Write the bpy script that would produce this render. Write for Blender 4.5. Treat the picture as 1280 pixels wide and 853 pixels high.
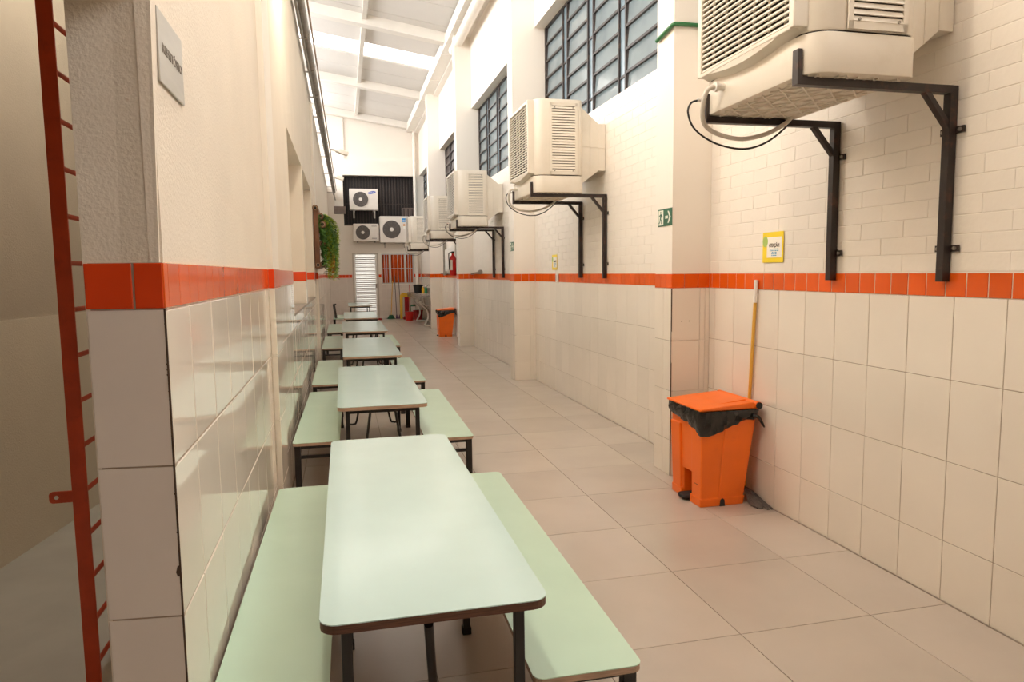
import bpy, bmesh, math, random
from mathutils import Matrix, Vector
random.seed(7)
R = math.radians
PI = math.pi
scene = bpy.context.scene
for o in list(bpy.data.objects):
    bpy.data.objects.remove(o, do_unlink=True)
COL = scene.collection

# ------------------------------------------------------------------ camera
cam_d = bpy.data.cameras.new('camera')
cam_d.sensor_width = 36.0
cam_d.lens = 876.163 / 1280 * 36.0
cam_d.clip_start = 0.02
cam_d.clip_end = 200
cam = bpy.data.objects.new('camera', cam_d)
COL.objects.link(cam)
YAW, PITCH, ROLL, CAMH = 0.234699, 0.098174, -0.0122173, 1.46336
fwd = Vector((math.sin(YAW) * math.cos(PITCH), math.cos(YAW) * math.cos(PITCH), -math.sin(PITCH)))
rgt = Vector((math.cos(YAW), -math.sin(YAW), 0))
upv = rgt.cross(fwd)
r2 = rgt * math.cos(ROLL) + upv * math.sin(ROLL)
u2 = upv * math.cos(ROLL) - rgt * math.sin(ROLL)
m = Matrix((r2, u2, -fwd)).transposed().to_4x4()
m.translation = Vector((0, 0, CAMH))
cam.matrix_world = m
scene.camera = cam

# ------------------------------------------------------------------ world, exposure
world = bpy.data.worlds.new('sky')
scene.world = world
world.use_nodes = True
wn = world.node_tree.nodes
bg = wn['Background']
bg.inputs['Color'].default_value = (1.0, 0.98, 0.955, 1)
bg.inputs['Strength'].default_value = 5.2
scene.view_settings.view_transform = 'Standard'
scene.view_settings.look = 'None'
scene.view_settings.gamma = 1.0
scene.view_settings.use_curve_mapping = False
scene.view_settings.exposure = 0.38
scene.cycles.max_bounces = 12
scene.cycles.diffuse_bounces = 8
scene.cycles.glossy_bounces = 6
scene.cycles.transmission_bounces = 8
scene.cycles.transparent_max_bounces = 12
scene.cycles.caustics_reflective = False
scene.cycles.caustics_refractive = False

# ------------------------------------------------------------------ materials
M = {}
def mat(name, col, rough=0.5, metal=0.0, var=0.0, vscale=8.0, bump=0.0, bscale=60.0, objvar=0.0,
        spec=0.5, coat=0.0, dirt=None, dscale=3.0, damt=0.3, stretch=None, emit=None, estr=0.0, rvar=0.0):
    mt = bpy.data.materials.new(name)
    mt.use_nodes = True
    nt = mt.node_tree
    b = nt.nodes['Principled BSDF']
    b.inputs['Roughness'].default_value = rough
    b.inputs['Metallic'].default_value = metal
    b.inputs['Specular IOR Level'].default_value = spec
    b.inputs['Coat Weight'].default_value = coat
    c = (*col, 1)
    b.inputs['Base Color'].default_value = c
    last = None
    tc = nt.nodes.new('ShaderNodeTexCoord')
    mp = nt.nodes.new('ShaderNodeMapping')
    nt.links.new(tc.outputs['Object'], mp.inputs['Vector'])
    if stretch:
        mp.inputs['Scale'].default_value = stretch
    oi = nt.nodes.new('ShaderNodeObjectInfo')
    if objvar > 0:
        # every piece shifts its pattern and its tone a little
        ml = nt.nodes.new('ShaderNodeMath'); ml.operation = 'MULTIPLY'; ml.inputs[1].default_value = 37.0
        nt.links.new(oi.outputs['Random'], ml.inputs[0])
        nt.links.new(ml.outputs[0], mp.inputs['Location'])
    def mix(a, fac, bcol, typ='MIX'):
        mx = nt.nodes.new('ShaderNodeMix'); mx.data_type = 'RGBA'; mx.blend_type = typ
        if a is None: mx.inputs[6].default_value = c
        else: nt.links.new(a, mx.inputs[6])
        mx.inputs[7].default_value = (*bcol, 1)
        nt.links.new(fac, mx.inputs[0])
        return mx.outputs[2]
    if var > 0:
        n = nt.nodes.new('ShaderNodeTexNoise'); n.inputs['Scale'].default_value = vscale; n.inputs['Detail'].default_value = 5
        nt.links.new(mp.outputs[0], n.inputs['Vector'])
        mr = nt.nodes.new('ShaderNodeMapRange'); mr.inputs[1].default_value = 0.35; mr.inputs[2].default_value = 0.7
        nt.links.new(n.outputs['Fac'], mr.inputs[0])
        last = mix(last, mr.outputs[0], tuple(max(0, x * (1 - var)) for x in col))
        if rvar > 0:
            rr = nt.nodes.new('ShaderNodeMapRange'); rr.inputs[1].default_value = 0.3; rr.inputs[2].default_value = 0.75
            rr.inputs[3].default_value = max(0, rough - rvar); rr.inputs[4].default_value = rough + rvar
            nt.links.new(n.outputs['Fac'], rr.inputs[0]); nt.links.new(rr.outputs[0], b.inputs['Roughness'])
    if objvar > 0:
        mr = nt.nodes.new('ShaderNodeMapRange'); mr.inputs[3].default_value = 0; mr.inputs[4].default_value = 1
        nt.links.new(oi.outputs['Random'], mr.inputs[0])
        last = mix(last, mr.outputs[0], tuple(x * (1 - objvar) for x in col)) if last is None else mixvar(nt, last, mr.outputs[0], objvar)
    if dirt:
        n = nt.nodes.new('ShaderNodeTexNoise'); n.inputs['Scale'].default_value = dscale; n.inputs['Detail'].default_value = 8; n.inputs['Roughness'].default_value = 0.7
        nt.links.new(mp.outputs[0], n.inputs['Vector'])
        mr = nt.nodes.new('ShaderNodeMapRange'); mr.inputs[1].default_value = 0.55; mr.inputs[2].default_value = 0.8; mr.inputs[4].default_value = damt
        nt.links.new(n.outputs['Fac'], mr.inputs[0])
        last = mix(last, mr.outputs[0], dirt)
    if last is not None:
        nt.links.new(last, b.inputs['Base Color'])
    if bump > 0:
        n = nt.nodes.new('ShaderNodeTexNoise'); n.inputs['Scale'].default_value = bscale; n.inputs['Detail'].default_value = 4
        nt.links.new(mp.outputs[0], n.inputs['Vector'])
        bp = nt.nodes.new('ShaderNodeBump'); bp.inputs['Strength'].default_value = bump; bp.inputs['Distance'].default_value = 0.004
        nt.links.new(n.outputs['Fac'], bp.inputs['Height']); nt.links.new(bp.outputs[0], b.inputs['Normal'])
    if emit:
        b.inputs['Emission Color'].default_value = (*emit, 1); b.inputs['Emission Strength'].default_value = estr
    M[name] = mt
    return mt
def mixvar(nt, last, fac, amt):
    mx = nt.nodes.new('ShaderNodeMix'); mx.data_type = 'RGBA'; mx.blend_type = 'MULTIPLY'
    nt.links.new(last, mx.inputs[6]); mx.inputs[7].default_value = (1 - amt, 1 - amt, 1 - amt, 1)
    nt.links.new(fac, mx.inputs[0])
    return mx.outputs[2]

mat('paint', (0.82, 0.76, 0.685), 0.55, var=0.03, vscale=1.5, bump=0.06, bscale=90)
mat('plaster', (0.76, 0.68, 0.58), 0.75, var=0.06, vscale=2.5, bump=0.5, bscale=110)
mat('brick_paint', (0.83, 0.77, 0.69), 0.42, var=0.03, vscale=6, bump=0.25, bscale=45, objvar=0.03)
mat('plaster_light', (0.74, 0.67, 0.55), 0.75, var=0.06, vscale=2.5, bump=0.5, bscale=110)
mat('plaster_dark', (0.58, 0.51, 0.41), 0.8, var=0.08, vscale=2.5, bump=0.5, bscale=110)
mat('grout', (0.42, 0.33, 0.25), 0.9, var=0.25, vscale=20)
mat('grout_dark', (0.09, 0.055, 0.035), 0.9, var=0.4, vscale=30)
mat('grout_light', (0.66, 0.58, 0.48), 0.9, var=0.15, vscale=20)
mat('grout_band', (0.80, 0.66, 0.50), 0.9, var=0.25, vscale=20)
mat('tile', (0.80, 0.735, 0.645), 0.055, var=0.04, vscale=3, bump=0.05, bscale=7, objvar=0.05)
mat('tile_end', (0.78, 0.70, 0.64), 0.22, var=0.05, vscale=4, bump=0.04, bscale=8, objvar=0.05)
mat('orange_tile', (0.80, 0.115, 0.010), 0.12, var=0.08, vscale=6, bump=0.05, bscale=12, objvar=0.16)
mat('red_tile', (0.80, 0.070, 0.012), 0.16, var=0.1, vscale=6, bump=0.05, bscale=12, objvar=0.08)
mat('floor_tile', (0.54, 0.48, 0.425), 0.24, var=0.08, vscale=2.2, objvar=0.06)
mat('floor_grout', (0.20, 0.15, 0.11), 0.9, var=0.2, vscale=15)
mat('concrete', (0.50, 0.48, 0.42), 0.55, var=0.15, vscale=3, bump=0.1, bscale=40)
mat('slab', (0.14, 0.12, 0.10), 0.8, var=0.2, vscale=3)
mat('door_brown', (0.48, 0.38, 0.29), 0.6, var=0.2, vscale=3)
mat('mint', (0.55, 0.74, 0.73), 0.15, var=0.05, vscale=3, bump=0.02, bscale=20, dirt=(0.62, 0.75, 0.74), dscale=2, damt=0.3)
mat('mint_bench', (0.53, 0.73, 0.60), 0.22, var=0.05, vscale=3, bump=0.02, bscale=20)
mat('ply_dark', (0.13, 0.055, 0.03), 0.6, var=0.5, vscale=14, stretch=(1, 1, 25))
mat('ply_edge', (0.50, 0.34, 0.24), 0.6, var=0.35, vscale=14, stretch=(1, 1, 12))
mat('black_steel', (0.016, 0.013, 0.012), 0.38, var=0.4, vscale=12, spec=0.5)
mat('bracket_steel', (0.025, 0.014, 0.012), 0.42, var=0.5, vscale=9, dirt=(0.20, 0.06, 0.03), dscale=14, damt=0.5)
mat('rubber', (0.02, 0.02, 0.02), 0.7, var=0.3)
mat('paper', (0.85, 0.82, 0.76), 0.7, var=0.05)
mat('gingham', (0.5, 0.5, 0.5), 0.8)
mat('cooler', (0.72, 0.665, 0.58), 0.45, var=0.05, vscale=3, bump=0.05, bscale=200, dirt=(0.50, 0.40, 0.28), dscale=5, damt=0.25)
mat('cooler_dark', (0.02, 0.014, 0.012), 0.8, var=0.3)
mat('duct', (0.72, 0.67, 0.59), 0.4, metal=0.0, var=0.06, vscale=4, dirt=(0.55, 0.46, 0.33), dscale=4, damt=0.3)
mat('white_plastic', (0.80, 0.77, 0.72), 0.4, var=0.05)
mat('hose', (0.62, 0.58, 0.52), 0.45, var=0.08, vscale=30)
mat('cable', (0.012, 0.012, 0.014), 0.5, var=0.3)
mat('bin_orange', (0.90, 0.165, 0.006), 0.38, var=0.10, vscale=4, bump=0.03, bscale=80, dirt=(0.65, 0.10, 0.01), dscale=6, damt=0.4)
mat('bag', (0.016, 0.014, 0.013), 0.16, var=0.4, vscale=14, bump=1.0, bscale=16)
mat('yellow_wood', (0.75, 0.42, 0.06), 0.4, var=0.15, vscale=10)
mat('mop_fibre', (0.16, 0.14, 0.13), 0.9, var=0.5, vscale=20)
mat('notice_yellow', (0.88, 0.66, 0.03), 0.35, var=0.04)
mat('notice_white', (0.86, 0.82, 0.74), 0.5, var=0.03)
mat('ink_dark', (0.06, 0.03, 0.02), 0.6, var=0.1)
mat('ink_blue', (0.10, 0.34, 0.55), 0.6, var=0.1)
mat('leaf_print', (0.45, 0.62, 0.16), 0.5, var=0.2)
mat('sign_green', (0.035, 0.13, 0.075), 0.4, var=0.06)
mat('sign_white', (0.80, 0.80, 0.70), 0.5, var=0.03)
mat('plaque', (0.46, 0.43, 0.38), 0.32, metal=0.5, var=0.10, vscale=6, stretch=(1, 1, 8))
mat('plaque_ink', (0.24, 0.21, 0.18), 0.6, var=0.1)
mat('ladder_red', (0.74, 0.085, 0.02), 0.45, var=0.25, vscale=8, dirt=(0.25, 0.02, 0.01), dscale=12, damt=0.6)
mat('galv', (0.33, 0.30, 0.26), 0.45, metal=0.6, var=0.25, vscale=10)
mat('pipe_green', (0.025, 0.15, 0.045), 0.35, var=0.1)
mat('pipe_white', (0.80, 0.74, 0.66), 0.4, var=0.06, dirt=(0.75, 0.45, 0.25), dscale=3, damt=0.25)
mat('roof', (0.72, 0.69, 0.655), 0.6, var=0.05, vscale=1.2, bump=0.03)
mat('roof_steel', (0.80, 0.76, 0.70), 0.5, var=0.05, vscale=3)
mat('win_steel', (0.035, 0.025, 0.022), 0.5, var=0.4, vscale=20, dirt=(0.22, 0.13, 0.08), dscale=9, damt=0.7)
mat('dark_metal', (0.018, 0.012, 0.011), 0.6, var=0.4, vscale=3)
mat('dark_slat', (0.040, 0.024, 0.020), 0.5, var=0.3, vscale=3)
mat('vent_grey', (0.20, 0.15, 0.13), 0.6, var=0.2)
mat('ac_white', (0.74, 0.68, 0.62), 0.4, var=0.05)
mat('ac_grille', (0.10, 0.09, 0.085), 0.5, var=0.3)
mat('logo_blue', (0.03, 0.07, 0.45), 0.4, var=0.05)
mat('label_blue', (0.02, 0.27, 0.66), 0.4, var=0.05)
mat('door_white', (0.86, 0.84, 0.80), 0.35, var=0.04)
mat('door_frame', (0.55, 0.49, 0.42), 0.5, var=0.1)
mat('door_slat', (0.36, 0.32, 0.28), 0.5, var=0.08)
mat('alu', (0.62, 0.60, 0.57), 0.35, metal=0.3, var=0.08)
mat('curtain', (0.80, 0.13, 0.015), 0.8, var=0.2, vscale=4)
mat('broom_green', (0.02, 0.12, 0.06), 0.8, var=0.3)
mat('broom_purple', (0.13, 0.06, 0.16), 0.8, var=0.3)
mat('grey_pole', (0.20, 0.17, 0.17), 0.4, var=0.1)
mat('yellow_plastic', (0.80, 0.48, 0.03), 0.4, var=0.1)
mat('red_cloth', (0.45, 0.02, 0.02), 0.8, var=0.3)
mat('red_plastic', (0.65, 0.02, 0.015), 0.35, var=0.1)
mat('bottle_green', (0.02, 0.22, 0.09), 0.35, var=0.1)
mat('granite', (0.30, 0.26, 0.22), 0.25, var=0.6, vscale=60)
mat('steel', (0.55, 0.52, 0.48), 0.25, metal=0.9, var=0.1)
mat('bamboo', (0.25, 0.105, 0.045), 0.6, var=0.5, vscale=12, stretch=(1, 1, 0.3))
mat('bamboo_end', (0.45, 0.30, 0.18), 0.7, var=0.3)
mat('leaf', (0.48, 0.60, 0.05), 0.5, var=0.4, vscale=14)
mat('leaf_dark', (0.12, 0.28, 0.05), 0.5, var=0.4, vscale=14)
mat('leaf_orange', (0.75, 0.30, 0.04), 0.5, var=0.4, vscale=14)
mat('ext_red', (0.60, 0.015, 0.012), 0.25, var=0.1)
mat('lamp_white', (0.78, 0.70, 0.58), 0.4, var=0.05)

def glass_mat(name, tint, trans, rough):
    mt = bpy.data.materials.new(name); mt.use_nodes = True
    nt = mt.node_tree; nt.nodes.remove(nt.nodes['Principled BSDF'])
    out = nt.nodes['Material Output']
    tr = nt.nodes.new('ShaderNodeBsdfTransparent'); tr.inputs[0].default_value = (*tint, 1)
    tl = nt.nodes.new('ShaderNodeBsdfTranslucent'); tl.inputs[0].default_value = (*tint, 1)
    df = nt.nodes.new('ShaderNodeBsdfDiffuse'); df.inputs[0].default_value = (*[x * 0.5 for x in tint], 1)
    gl = nt.nodes.new('ShaderNodeBsdfGlossy'); gl.inputs[0].default_value = (0.8, 0.8, 0.8, 1); gl.inputs[1].default_value = rough
    tc = nt.nodes.new('ShaderNodeTexCoord'); nz = nt.nodes.new('ShaderNodeTexNoise'); nz.inputs['Scale'].default_value = 2.6
    oi = nt.nodes.new('ShaderNodeObjectInfo'); ad = nt.nodes.new('ShaderNodeVectorMath')
    nt.links.new(tc.outputs['Object'], ad.inputs[0]); nt.links.new(oi.outputs['Random'], ad.inputs[1]); nt.links.new(ad.outputs[0], nz.inputs['Vector'])
    mr = nt.nodes.new('ShaderNodeMapRange'); mr.inputs[1].default_value = 0.4; mr.inputs[2].default_value = 0.68
    mr.inputs[3].default_value = trans * 0.35; mr.inputs[4].default_value = trans * 1.7
    nt.links.new(nz.outputs['Fac'], mr.inputs[0])
    m1 = nt.nodes.new('ShaderNodeMixShader'); m1.inputs[0].default_value = 0.5
    nt.links.new(tl.outputs[0], m1.inputs[1]); nt.links.new(df.outputs[0], m1.inputs[2])
    m2 = nt.nodes.new('ShaderNodeMixShader'); nt.links.new(mr.outputs[0], m2.inputs[0])
    nt.links.new(m1.outputs[0], m2.inputs[1]); nt.links.new(tr.outputs[0], m2.inputs[2])
    m3 = nt.nodes.new('ShaderNodeMixShader'); fr = nt.nodes.new('ShaderNodeFresnel'); fr.inputs[0].default_value = 1.4
    nt.links.new(fr.outputs[0], m3.inputs[0]); nt.links.new(m2.outputs[0], m3.inputs[1]); nt.links.new(gl.outputs[0], m3.inputs[2])
    nt.links.new(m3.outputs[0], out.inputs[0])
    M[name] = mt
glass_mat('pane', (0.50, 0.56, 0.57), 0.16, 0.12)
glass_mat('pane_strip', (0.45, 0.55, 0.60), 0.10, 0.15)
def translucent_mat(name, col):
    mt = bpy.data.materials.new(name); mt.use_nodes = True
    nt = mt.node_tree; nt.nodes.remove(nt.nodes['Principled BSDF'])
    tl = nt.nodes.new('ShaderNodeBsdfTranslucent'); tl.inputs[0].default_value = (*col, 1)
    nt.links.new(tl.outputs[0], nt.nodes['Material Output'].inputs[0]); M[name] = mt
translucent_mat('skylight', (0.85, 0.83, 0.80))
translucent_mat('door_backlit', (0.46, 0.45, 0.43))
# small checked cloth
def checker():
    nt = M['gingham'].node_tree; ck = nt.nodes.new('ShaderNodeTexChecker'); ck.inputs['Scale'].default_value = 130
    ck.inputs['Color1'].default_value = (0.03, 0.03, 0.04, 1); ck.inputs['Color2'].default_value = (0.75, 0.72, 0.68, 1)
    tc = nt.nodes.new('ShaderNodeTexCoord'); nt.links.new(tc.outputs['Object'], ck.inputs['Vector'])
    nt.links.new(ck.outputs['Color'], nt.nodes['Principled BSDF'].inputs['Base Color'])
checker()

# ------------------------------------------------------------------ mesh helpers
class MB:
    def __init__(s): s.v = []; s.f = []
    def add(s, vs, fs):
        b = len(s.v); s.v += [tuple(x) for x in vs]; s.f += [tuple(i + b for i in f) for f in fs]; return s
    def box(s, x0, x1, y0, y1, z0, z1):
        return s.add([(x0,y0,z0),(x1,y0,z0),(x1,y1,z0),(x0,y1,z0),(x0,y0,z1),(x1,y0,z1),(x1,y1,z1),(x0,y1,z1)],
                     [(0,3,2,1),(4,5,6,7),(0,1,5,4),(1,2,6,5),(2,3,7,6),(3,0,4,7)])
    def obox(s, p0, p1, w, h, up=(0, 0, 1)):
        # rectangular bar between two points
        p0 = Vector(p0); p1 = Vector(p1); d = (p1 - p0).normalized(); upv = Vector(up)
        if abs(d.dot(upv)) > 0.98: upv = Vector((0, 1, 0))
        a = d.cross(upv).normalized(); b = a.cross(d).normalized()
        vs = []
        for p in (p0, p1):
            for i, j in ((-1,-1),(1,-1),(1,1),(-1,1)): vs.append(p + a * (i * w / 2) + b * (j * h / 2))
        return s.add(vs, [(0,1,2,3),(7,6,5,4),(0,4,5,1),(1,5,6,2),(2,6,7,3),(3,7,4,0)])
    def tube(s, pts, r, n=10, caps=True, r1=None):
        pts = [Vector(p) for p in pts]; k = len(pts); vs = []
        t0 = (pts[1] - pts[0]).normalized(); ref = Vector((0, 0, 1)) if abs(t0.z) < 0.9 else Vector((1, 0, 0))
        a = t0.cross(ref).normalized()
        for i, p in enumerate(pts):
            t = (pts[min(i + 1, k - 1)] - pts[max(i - 1, 0)]).normalized()
            a = (a - t * a.dot(t)).normalized(); b = t.cross(a)
            rr = r if r1 is None else r + (r1 - r) * i / (k - 1)
            for j in range(n):
                q = 2 * PI * j / n; vs.append(p + a * (rr * math.cos(q)) + b * (rr * math.sin(q)))
        fs = []
        for i in range(k - 1):
            for j in range(n):
                j2 = (j + 1) % n; fs.append((i*n+j, i*n+j2, (i+1)*n+j2, (i+1)*n+j))
        if caps: fs += [tuple(range(n - 1, -1, -1)), tuple(range((k - 1) * n, k * n))]
        return s.add(vs, fs)
    def cyl(s, p0, p1, r, n=14, r1=None): return s.tube([p0, p1], r, n, True, r1)
    def prism(s, poly, axis, a, b):
        # poly: 2D outline, extruded along axis from a to b
        def P(u, v, w):
            return {'z': (u, v, w), 'x': (w, u, v), 'y': (u, w, v)}[axis]
        n = len(poly); vs = [P(u, v, a) for u, v in poly] + [P(u, v, b) for u, v in poly]
        fs = [tuple(range(n - 1, -1, -1)), tuple(range(n, 2 * n))] + [(i, (i+1) % n, n + (i+1) % n, n + i) for i in range(n)]
        return s.add(vs, fs)
    def lathe(s, prof, c=(0, 0, 0), n=20):
        k = len(prof); vs = []
        for r, z in prof:
            for j in range(n): vs.append((c[0] + r*math.cos(2*PI*j/n), c[1] + r*math.sin(2*PI*j/n), c[2] + z))
        fs = [(i*n+j, i*n+(j+1) % n, (i+1)*n+(j+1) % n, (i+1)*n+j) for i in range(k-1) for j in range(n)]
        fs += [tuple(range(n-1, -1, -1)), tuple(range((k-1)*n, k*n))]
        return s.add(vs, fs)
    def mesh(s, name, bevel=0, seg=2, smooth=False):
        me = bpy.data.meshes.new(name); me.from_pydata(s.v, [], s.f)
        bm = bmesh.new(); bm.from_mesh(me)
        bmesh.ops.recalc_face_normals(bm, faces=bm.faces)
        if bevel > 0:
            es = [e for e in bm.edges if len(e.link_faces) == 2 and e.calc_face_angle(0) > 0.6]
            bmesh.ops.bevel(bm, geom=es, offset=bevel, segments=seg, profile=0.5, affect='EDGES', clamp_overlap=True)
        bm.to_mesh(me); bm.free()
        if smooth:
            for p in me.polygons: p.use_smooth = True
            try: me.set_sharp_from_angle(angle=R(40))
            except Exception: pass
        return me
    def build(s, name, mt, parent=None, bevel=0, seg=2, smooth=False, loc=None):
        return obj(name, s.mesh(name, bevel, seg, smooth), mt, parent, loc)

def obj(name, me, mt=None, parent=None, loc=None, rot=None):
    o = bpy.data.objects.new(name, me)
    COL.objects.link(o)
    if mt and not me.materials: me.materials.append(M[mt])
    if parent: o.parent = parent
    if loc: o.location = loc
    if rot: o.rotation_euler = rot
    return o
def thing(name, label, cat, loc=(0, 0, 0), rz=0, group=None):
    o = bpy.data.objects.new(name, None); COL.objects.link(o)
    o.empty_display_size = 0.1
    o.location = loc; o.rotation_euler = (0, 0, rz)
    return tag(o, label, cat, group)
def tag(o, label, cat, group=None):
    o['label'] = label; o['category'] = cat
    if group: o['group'] = group
    return o
def struct(o, label=None):
    o['kind'] = 'structure'
    if label: o['label'] = label
    return o
def copy_tree(o, parent=None):
    c = o.copy(); COL.objects.link(c); c.parent = parent
    for ch in list(o.children): copy_tree(ch, c)
    return c
def rrect(x0, x1, y0, y1, r, n=5):
    pts = []
    for cx, cy, a0 in ((x1-r, y1-r, 0), (x0+r, y1-r, 90), (x0+r, y0+r, 180), (x1-r, y0+r, 270)):
        for i in range(n + 1):
            a = R(a0 + 90 * i / n); pts.append((cx + r*math.cos(a), cy + r*math.sin(a)))
    return pts
def arc(pts, n=6):
    # Catmull-Rom through the points
    P = [Vector(p) for p in pts]; P = [2*P[0]-P[1]] + P + [2*P[-1]-P[-2]]; out = []
    for i in range(1, len(P) - 2):
        for k in range(n):
            t = k / n; a, b, c, d = P[i-1], P[i], P[i+1], P[i+2]
            out.append(0.5*((2*b)+(c-a)*t+(2*a-5*b+4*c-d)*t*t+(3*b-a-3*c+d)*t**3))
    out.append(P[-2]); return out
FACE = {'-x': Matrix(((0,0,-1),(-1,0,0),(0,1,0))), '+x': Matrix(((0,0,1),(1,0,0),(0,1,0))), '-y': Matrix(((1,0,0),(0,0,-1),(0,1,0)))}
def text(name, s, size, loc, face, mt, parent, width=None, bold=0.0):
    cu = bpy.data.curves.new(name, 'FONT'); cu.body = s; cu.size = size; cu.align_x = 'CENTER'; cu.align_y = 'CENTER'
    cu.extrude = 0.0004; cu.offset = bold; cu.resolution_u = 3
    t = bpy.data.objects.new(name + '_curve', cu); COL.objects.link(t)
    bpy.context.view_layer.update()
    me = bpy.data.meshes.new_from_object(t.evaluated_get(bpy.context.evaluated_depsgraph_get()))
    bpy.data.objects.remove(t, do_unlink=True); bpy.data.curves.remove(cu)
    if width:
        xs = [v.co.x for v in me.vertices]; k = width / (max(xs) - min(xs))
        for v in me.vertices: v.co.x *= k
    me.transform(FACE[face].to_4x4())
    me.name = name; me.materials.clear()
    return obj(name, me, mt, parent, loc)

_tile = {}
def tile_mesh(w, h, t, b, mt):
    k = (round(w, 3), round(h, 3), t, b, mt)
    if k not in _tile:
        x, z = w / 2, h / 2
        vs = [(-x,t,-z),(x,t,-z),(x,t,z),(-x,t,z),(-x,b,-z),(x,b,-z),(x,b,z),(-x,b,z),(-x+b,0,-z+b),(x-b,0,-z+b),(x-b,0,z-b),(-x+b,0,z-b)]
        fs = [(0,3,2,1),(0,1,5,4),(1,2,6,5),(2,3,7,6),(3,0,4,7),(4,5,9,8),(5,6,10,9),(6,7,11,10),(7,4,8,11),(8,9,10,11)]
        _tile[k] = MB().add(vs, fs).mesh('tile')
    return _tile[k]
def tile(parent, name, mt, w, h, loc, face, tilt=0.0025, t=0.006, b=0.0012):
    me = tile_mesh(w, h, t, b, mt)
    rz = {'-y': 0, '-x': -PI/2, '+x': PI/2}.get(face, face)
    return obj(name, me, mt, parent, loc, (random.gauss(0, tilt), random.gauss(0, 0.0008), rz + random.gauss(0, tilt)))

# ------------------------------------------------------------------ key dimensions (metres)
XL, XR = -0.39, 2.514            # finished faces of the two side walls
YE = 23.3                        # far wall
YB = -3.2                        # wall behind the camera
BZ0, BZ1 = 1.335, 1.437          # orange band, right and far wall
LZ0, LZ1 = 1.390, 1.495          # orange band, left wall
PIL = [-0.10, 4.50, 9.13, 13.75, 18.35]      # near faces of the pilasters
PW, PX = 0.265, 2.225            # pilaster width and front
WZ0, WZ1 = 3.08, 4.62            # clerestory windows
def roofz(x): return 6.605 - 0.1566 * x

# ------------------------------------------------------------------ floor
floor = struct(MB().box(-3.4, 2.8, YB, YE + 0.3, -0.2, -0.004).build('floor', 'floor_grout'), 'beige porcelain tile floor running down the corridor')
T = 0.612
fx0, fy0 = 1.508, 2.408
g = 0.0032
for i in range(-4, 2):
    x0 = fx0 + T * i; x1 = x0 + T
    x0c, x1c = max(x0, XL + 0.004), min(x1, XR - 0.004)
    if x1c - x0c < 0.03: continue
    for j in range(-5, 35):
        y0 = fy0 + T * j; y1 = min(y0 + T, YE - 0.004)
        if y1 - y0 < 0.03: continue
        w, h = x1c - x0c - g, y1 - y0 - g
        me = tile_mesh(w, h, 0.006, 0.0008, 'floor_tile')
        obj('floor_tile', me, 'floor_tile', floor, ((x0c+x1c)/2, (y0+y1)/2, random.gauss(0, 0.00015)),
            (-PI/2 + random.gauss(0, 0.0006), random.gauss(0, 0.0006), 0))
struct(MB().box(-3.3, XL - 0.165, YB, 12, -0.19, 0.0).build('trim_1', 'concrete'), 'smooth grey concrete floor of the alcove beside the red ladder')

# ------------------------------------------------------------------ right wall
wb = MB()
wb.box(XR + 0.004, 2.95, YB, YE + 0.2, -0.1, WZ0)
wb.box(XR + 0.016, 2.95, YB, YE + 0.2, WZ1, 6.6)
wall_r = struct(wb.build('wall_right', 'paint'), 'cream wall of tiles, painted brick and pilasters on the right')
grb = MB().box(XR + 0.003, XR + 0.006, YB, YE - 0.01, 0.0, BZ0)
grb.build('grout_bed', 'grout', wall_r)
MB().box(XR + 0.0028, XR + 0.006, YB, YE - 0.01, BZ0, BZ1).build('band_grout', 'grout_band', wall_r)
rows = [(0.9795, BZ0), (0.624, 0.9795), (0.2685, 0.624), (0.0, 0.2685)]
bays = [(PIL[0] + PW, PIL[1]), (PIL[1] + PW, PIL[2]), (PIL[2] + PW, PIL[3]), (PIL[3] + PW, PIL[4]), (PIL[4] + PW, YE)]
TW = 0.2465
def course(y0, y1, step, start):
    # joints between y0 and y1 counted from start
    k = math.ceil((y0 - start) / step - 1e-6); out = [y0]
    y = start + k * step
    while y < y1 - 0.004:
        if y > y0 + 0.004: out.append(y)
        y += step
    return out + [y1]
for bi, (a, b) in enumerate(bays):
    ys = course(a, b, TW, 2.205 if bi == 0 else b - 0.18)
    for z0, z1 in rows:
        for y0, y1 in zip(ys, ys[1:]):
            if y1 - y0 < 0.012: continue
            tile(wall_r, 'wall_tile', 'tile', y1 - y0 - 0.003, z1 - z0 - 0.003, (XR, (y0+y1)/2, (z0+z1)/2), '-x')
    ys = course(a, b, 0.1035, 2.19)
    for y0, y1 in zip(ys, ys[1:]):
        if y1 - y0 < 0.012: continue
        tile(wall_r, 'band_tile', 'orange_tile', y1 - y0 - 0.0065, BZ1 - BZ0 - 0.004, (XR - 0.0005, (y0+y1)/2, (BZ0+BZ1)/2), '-x')
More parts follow.
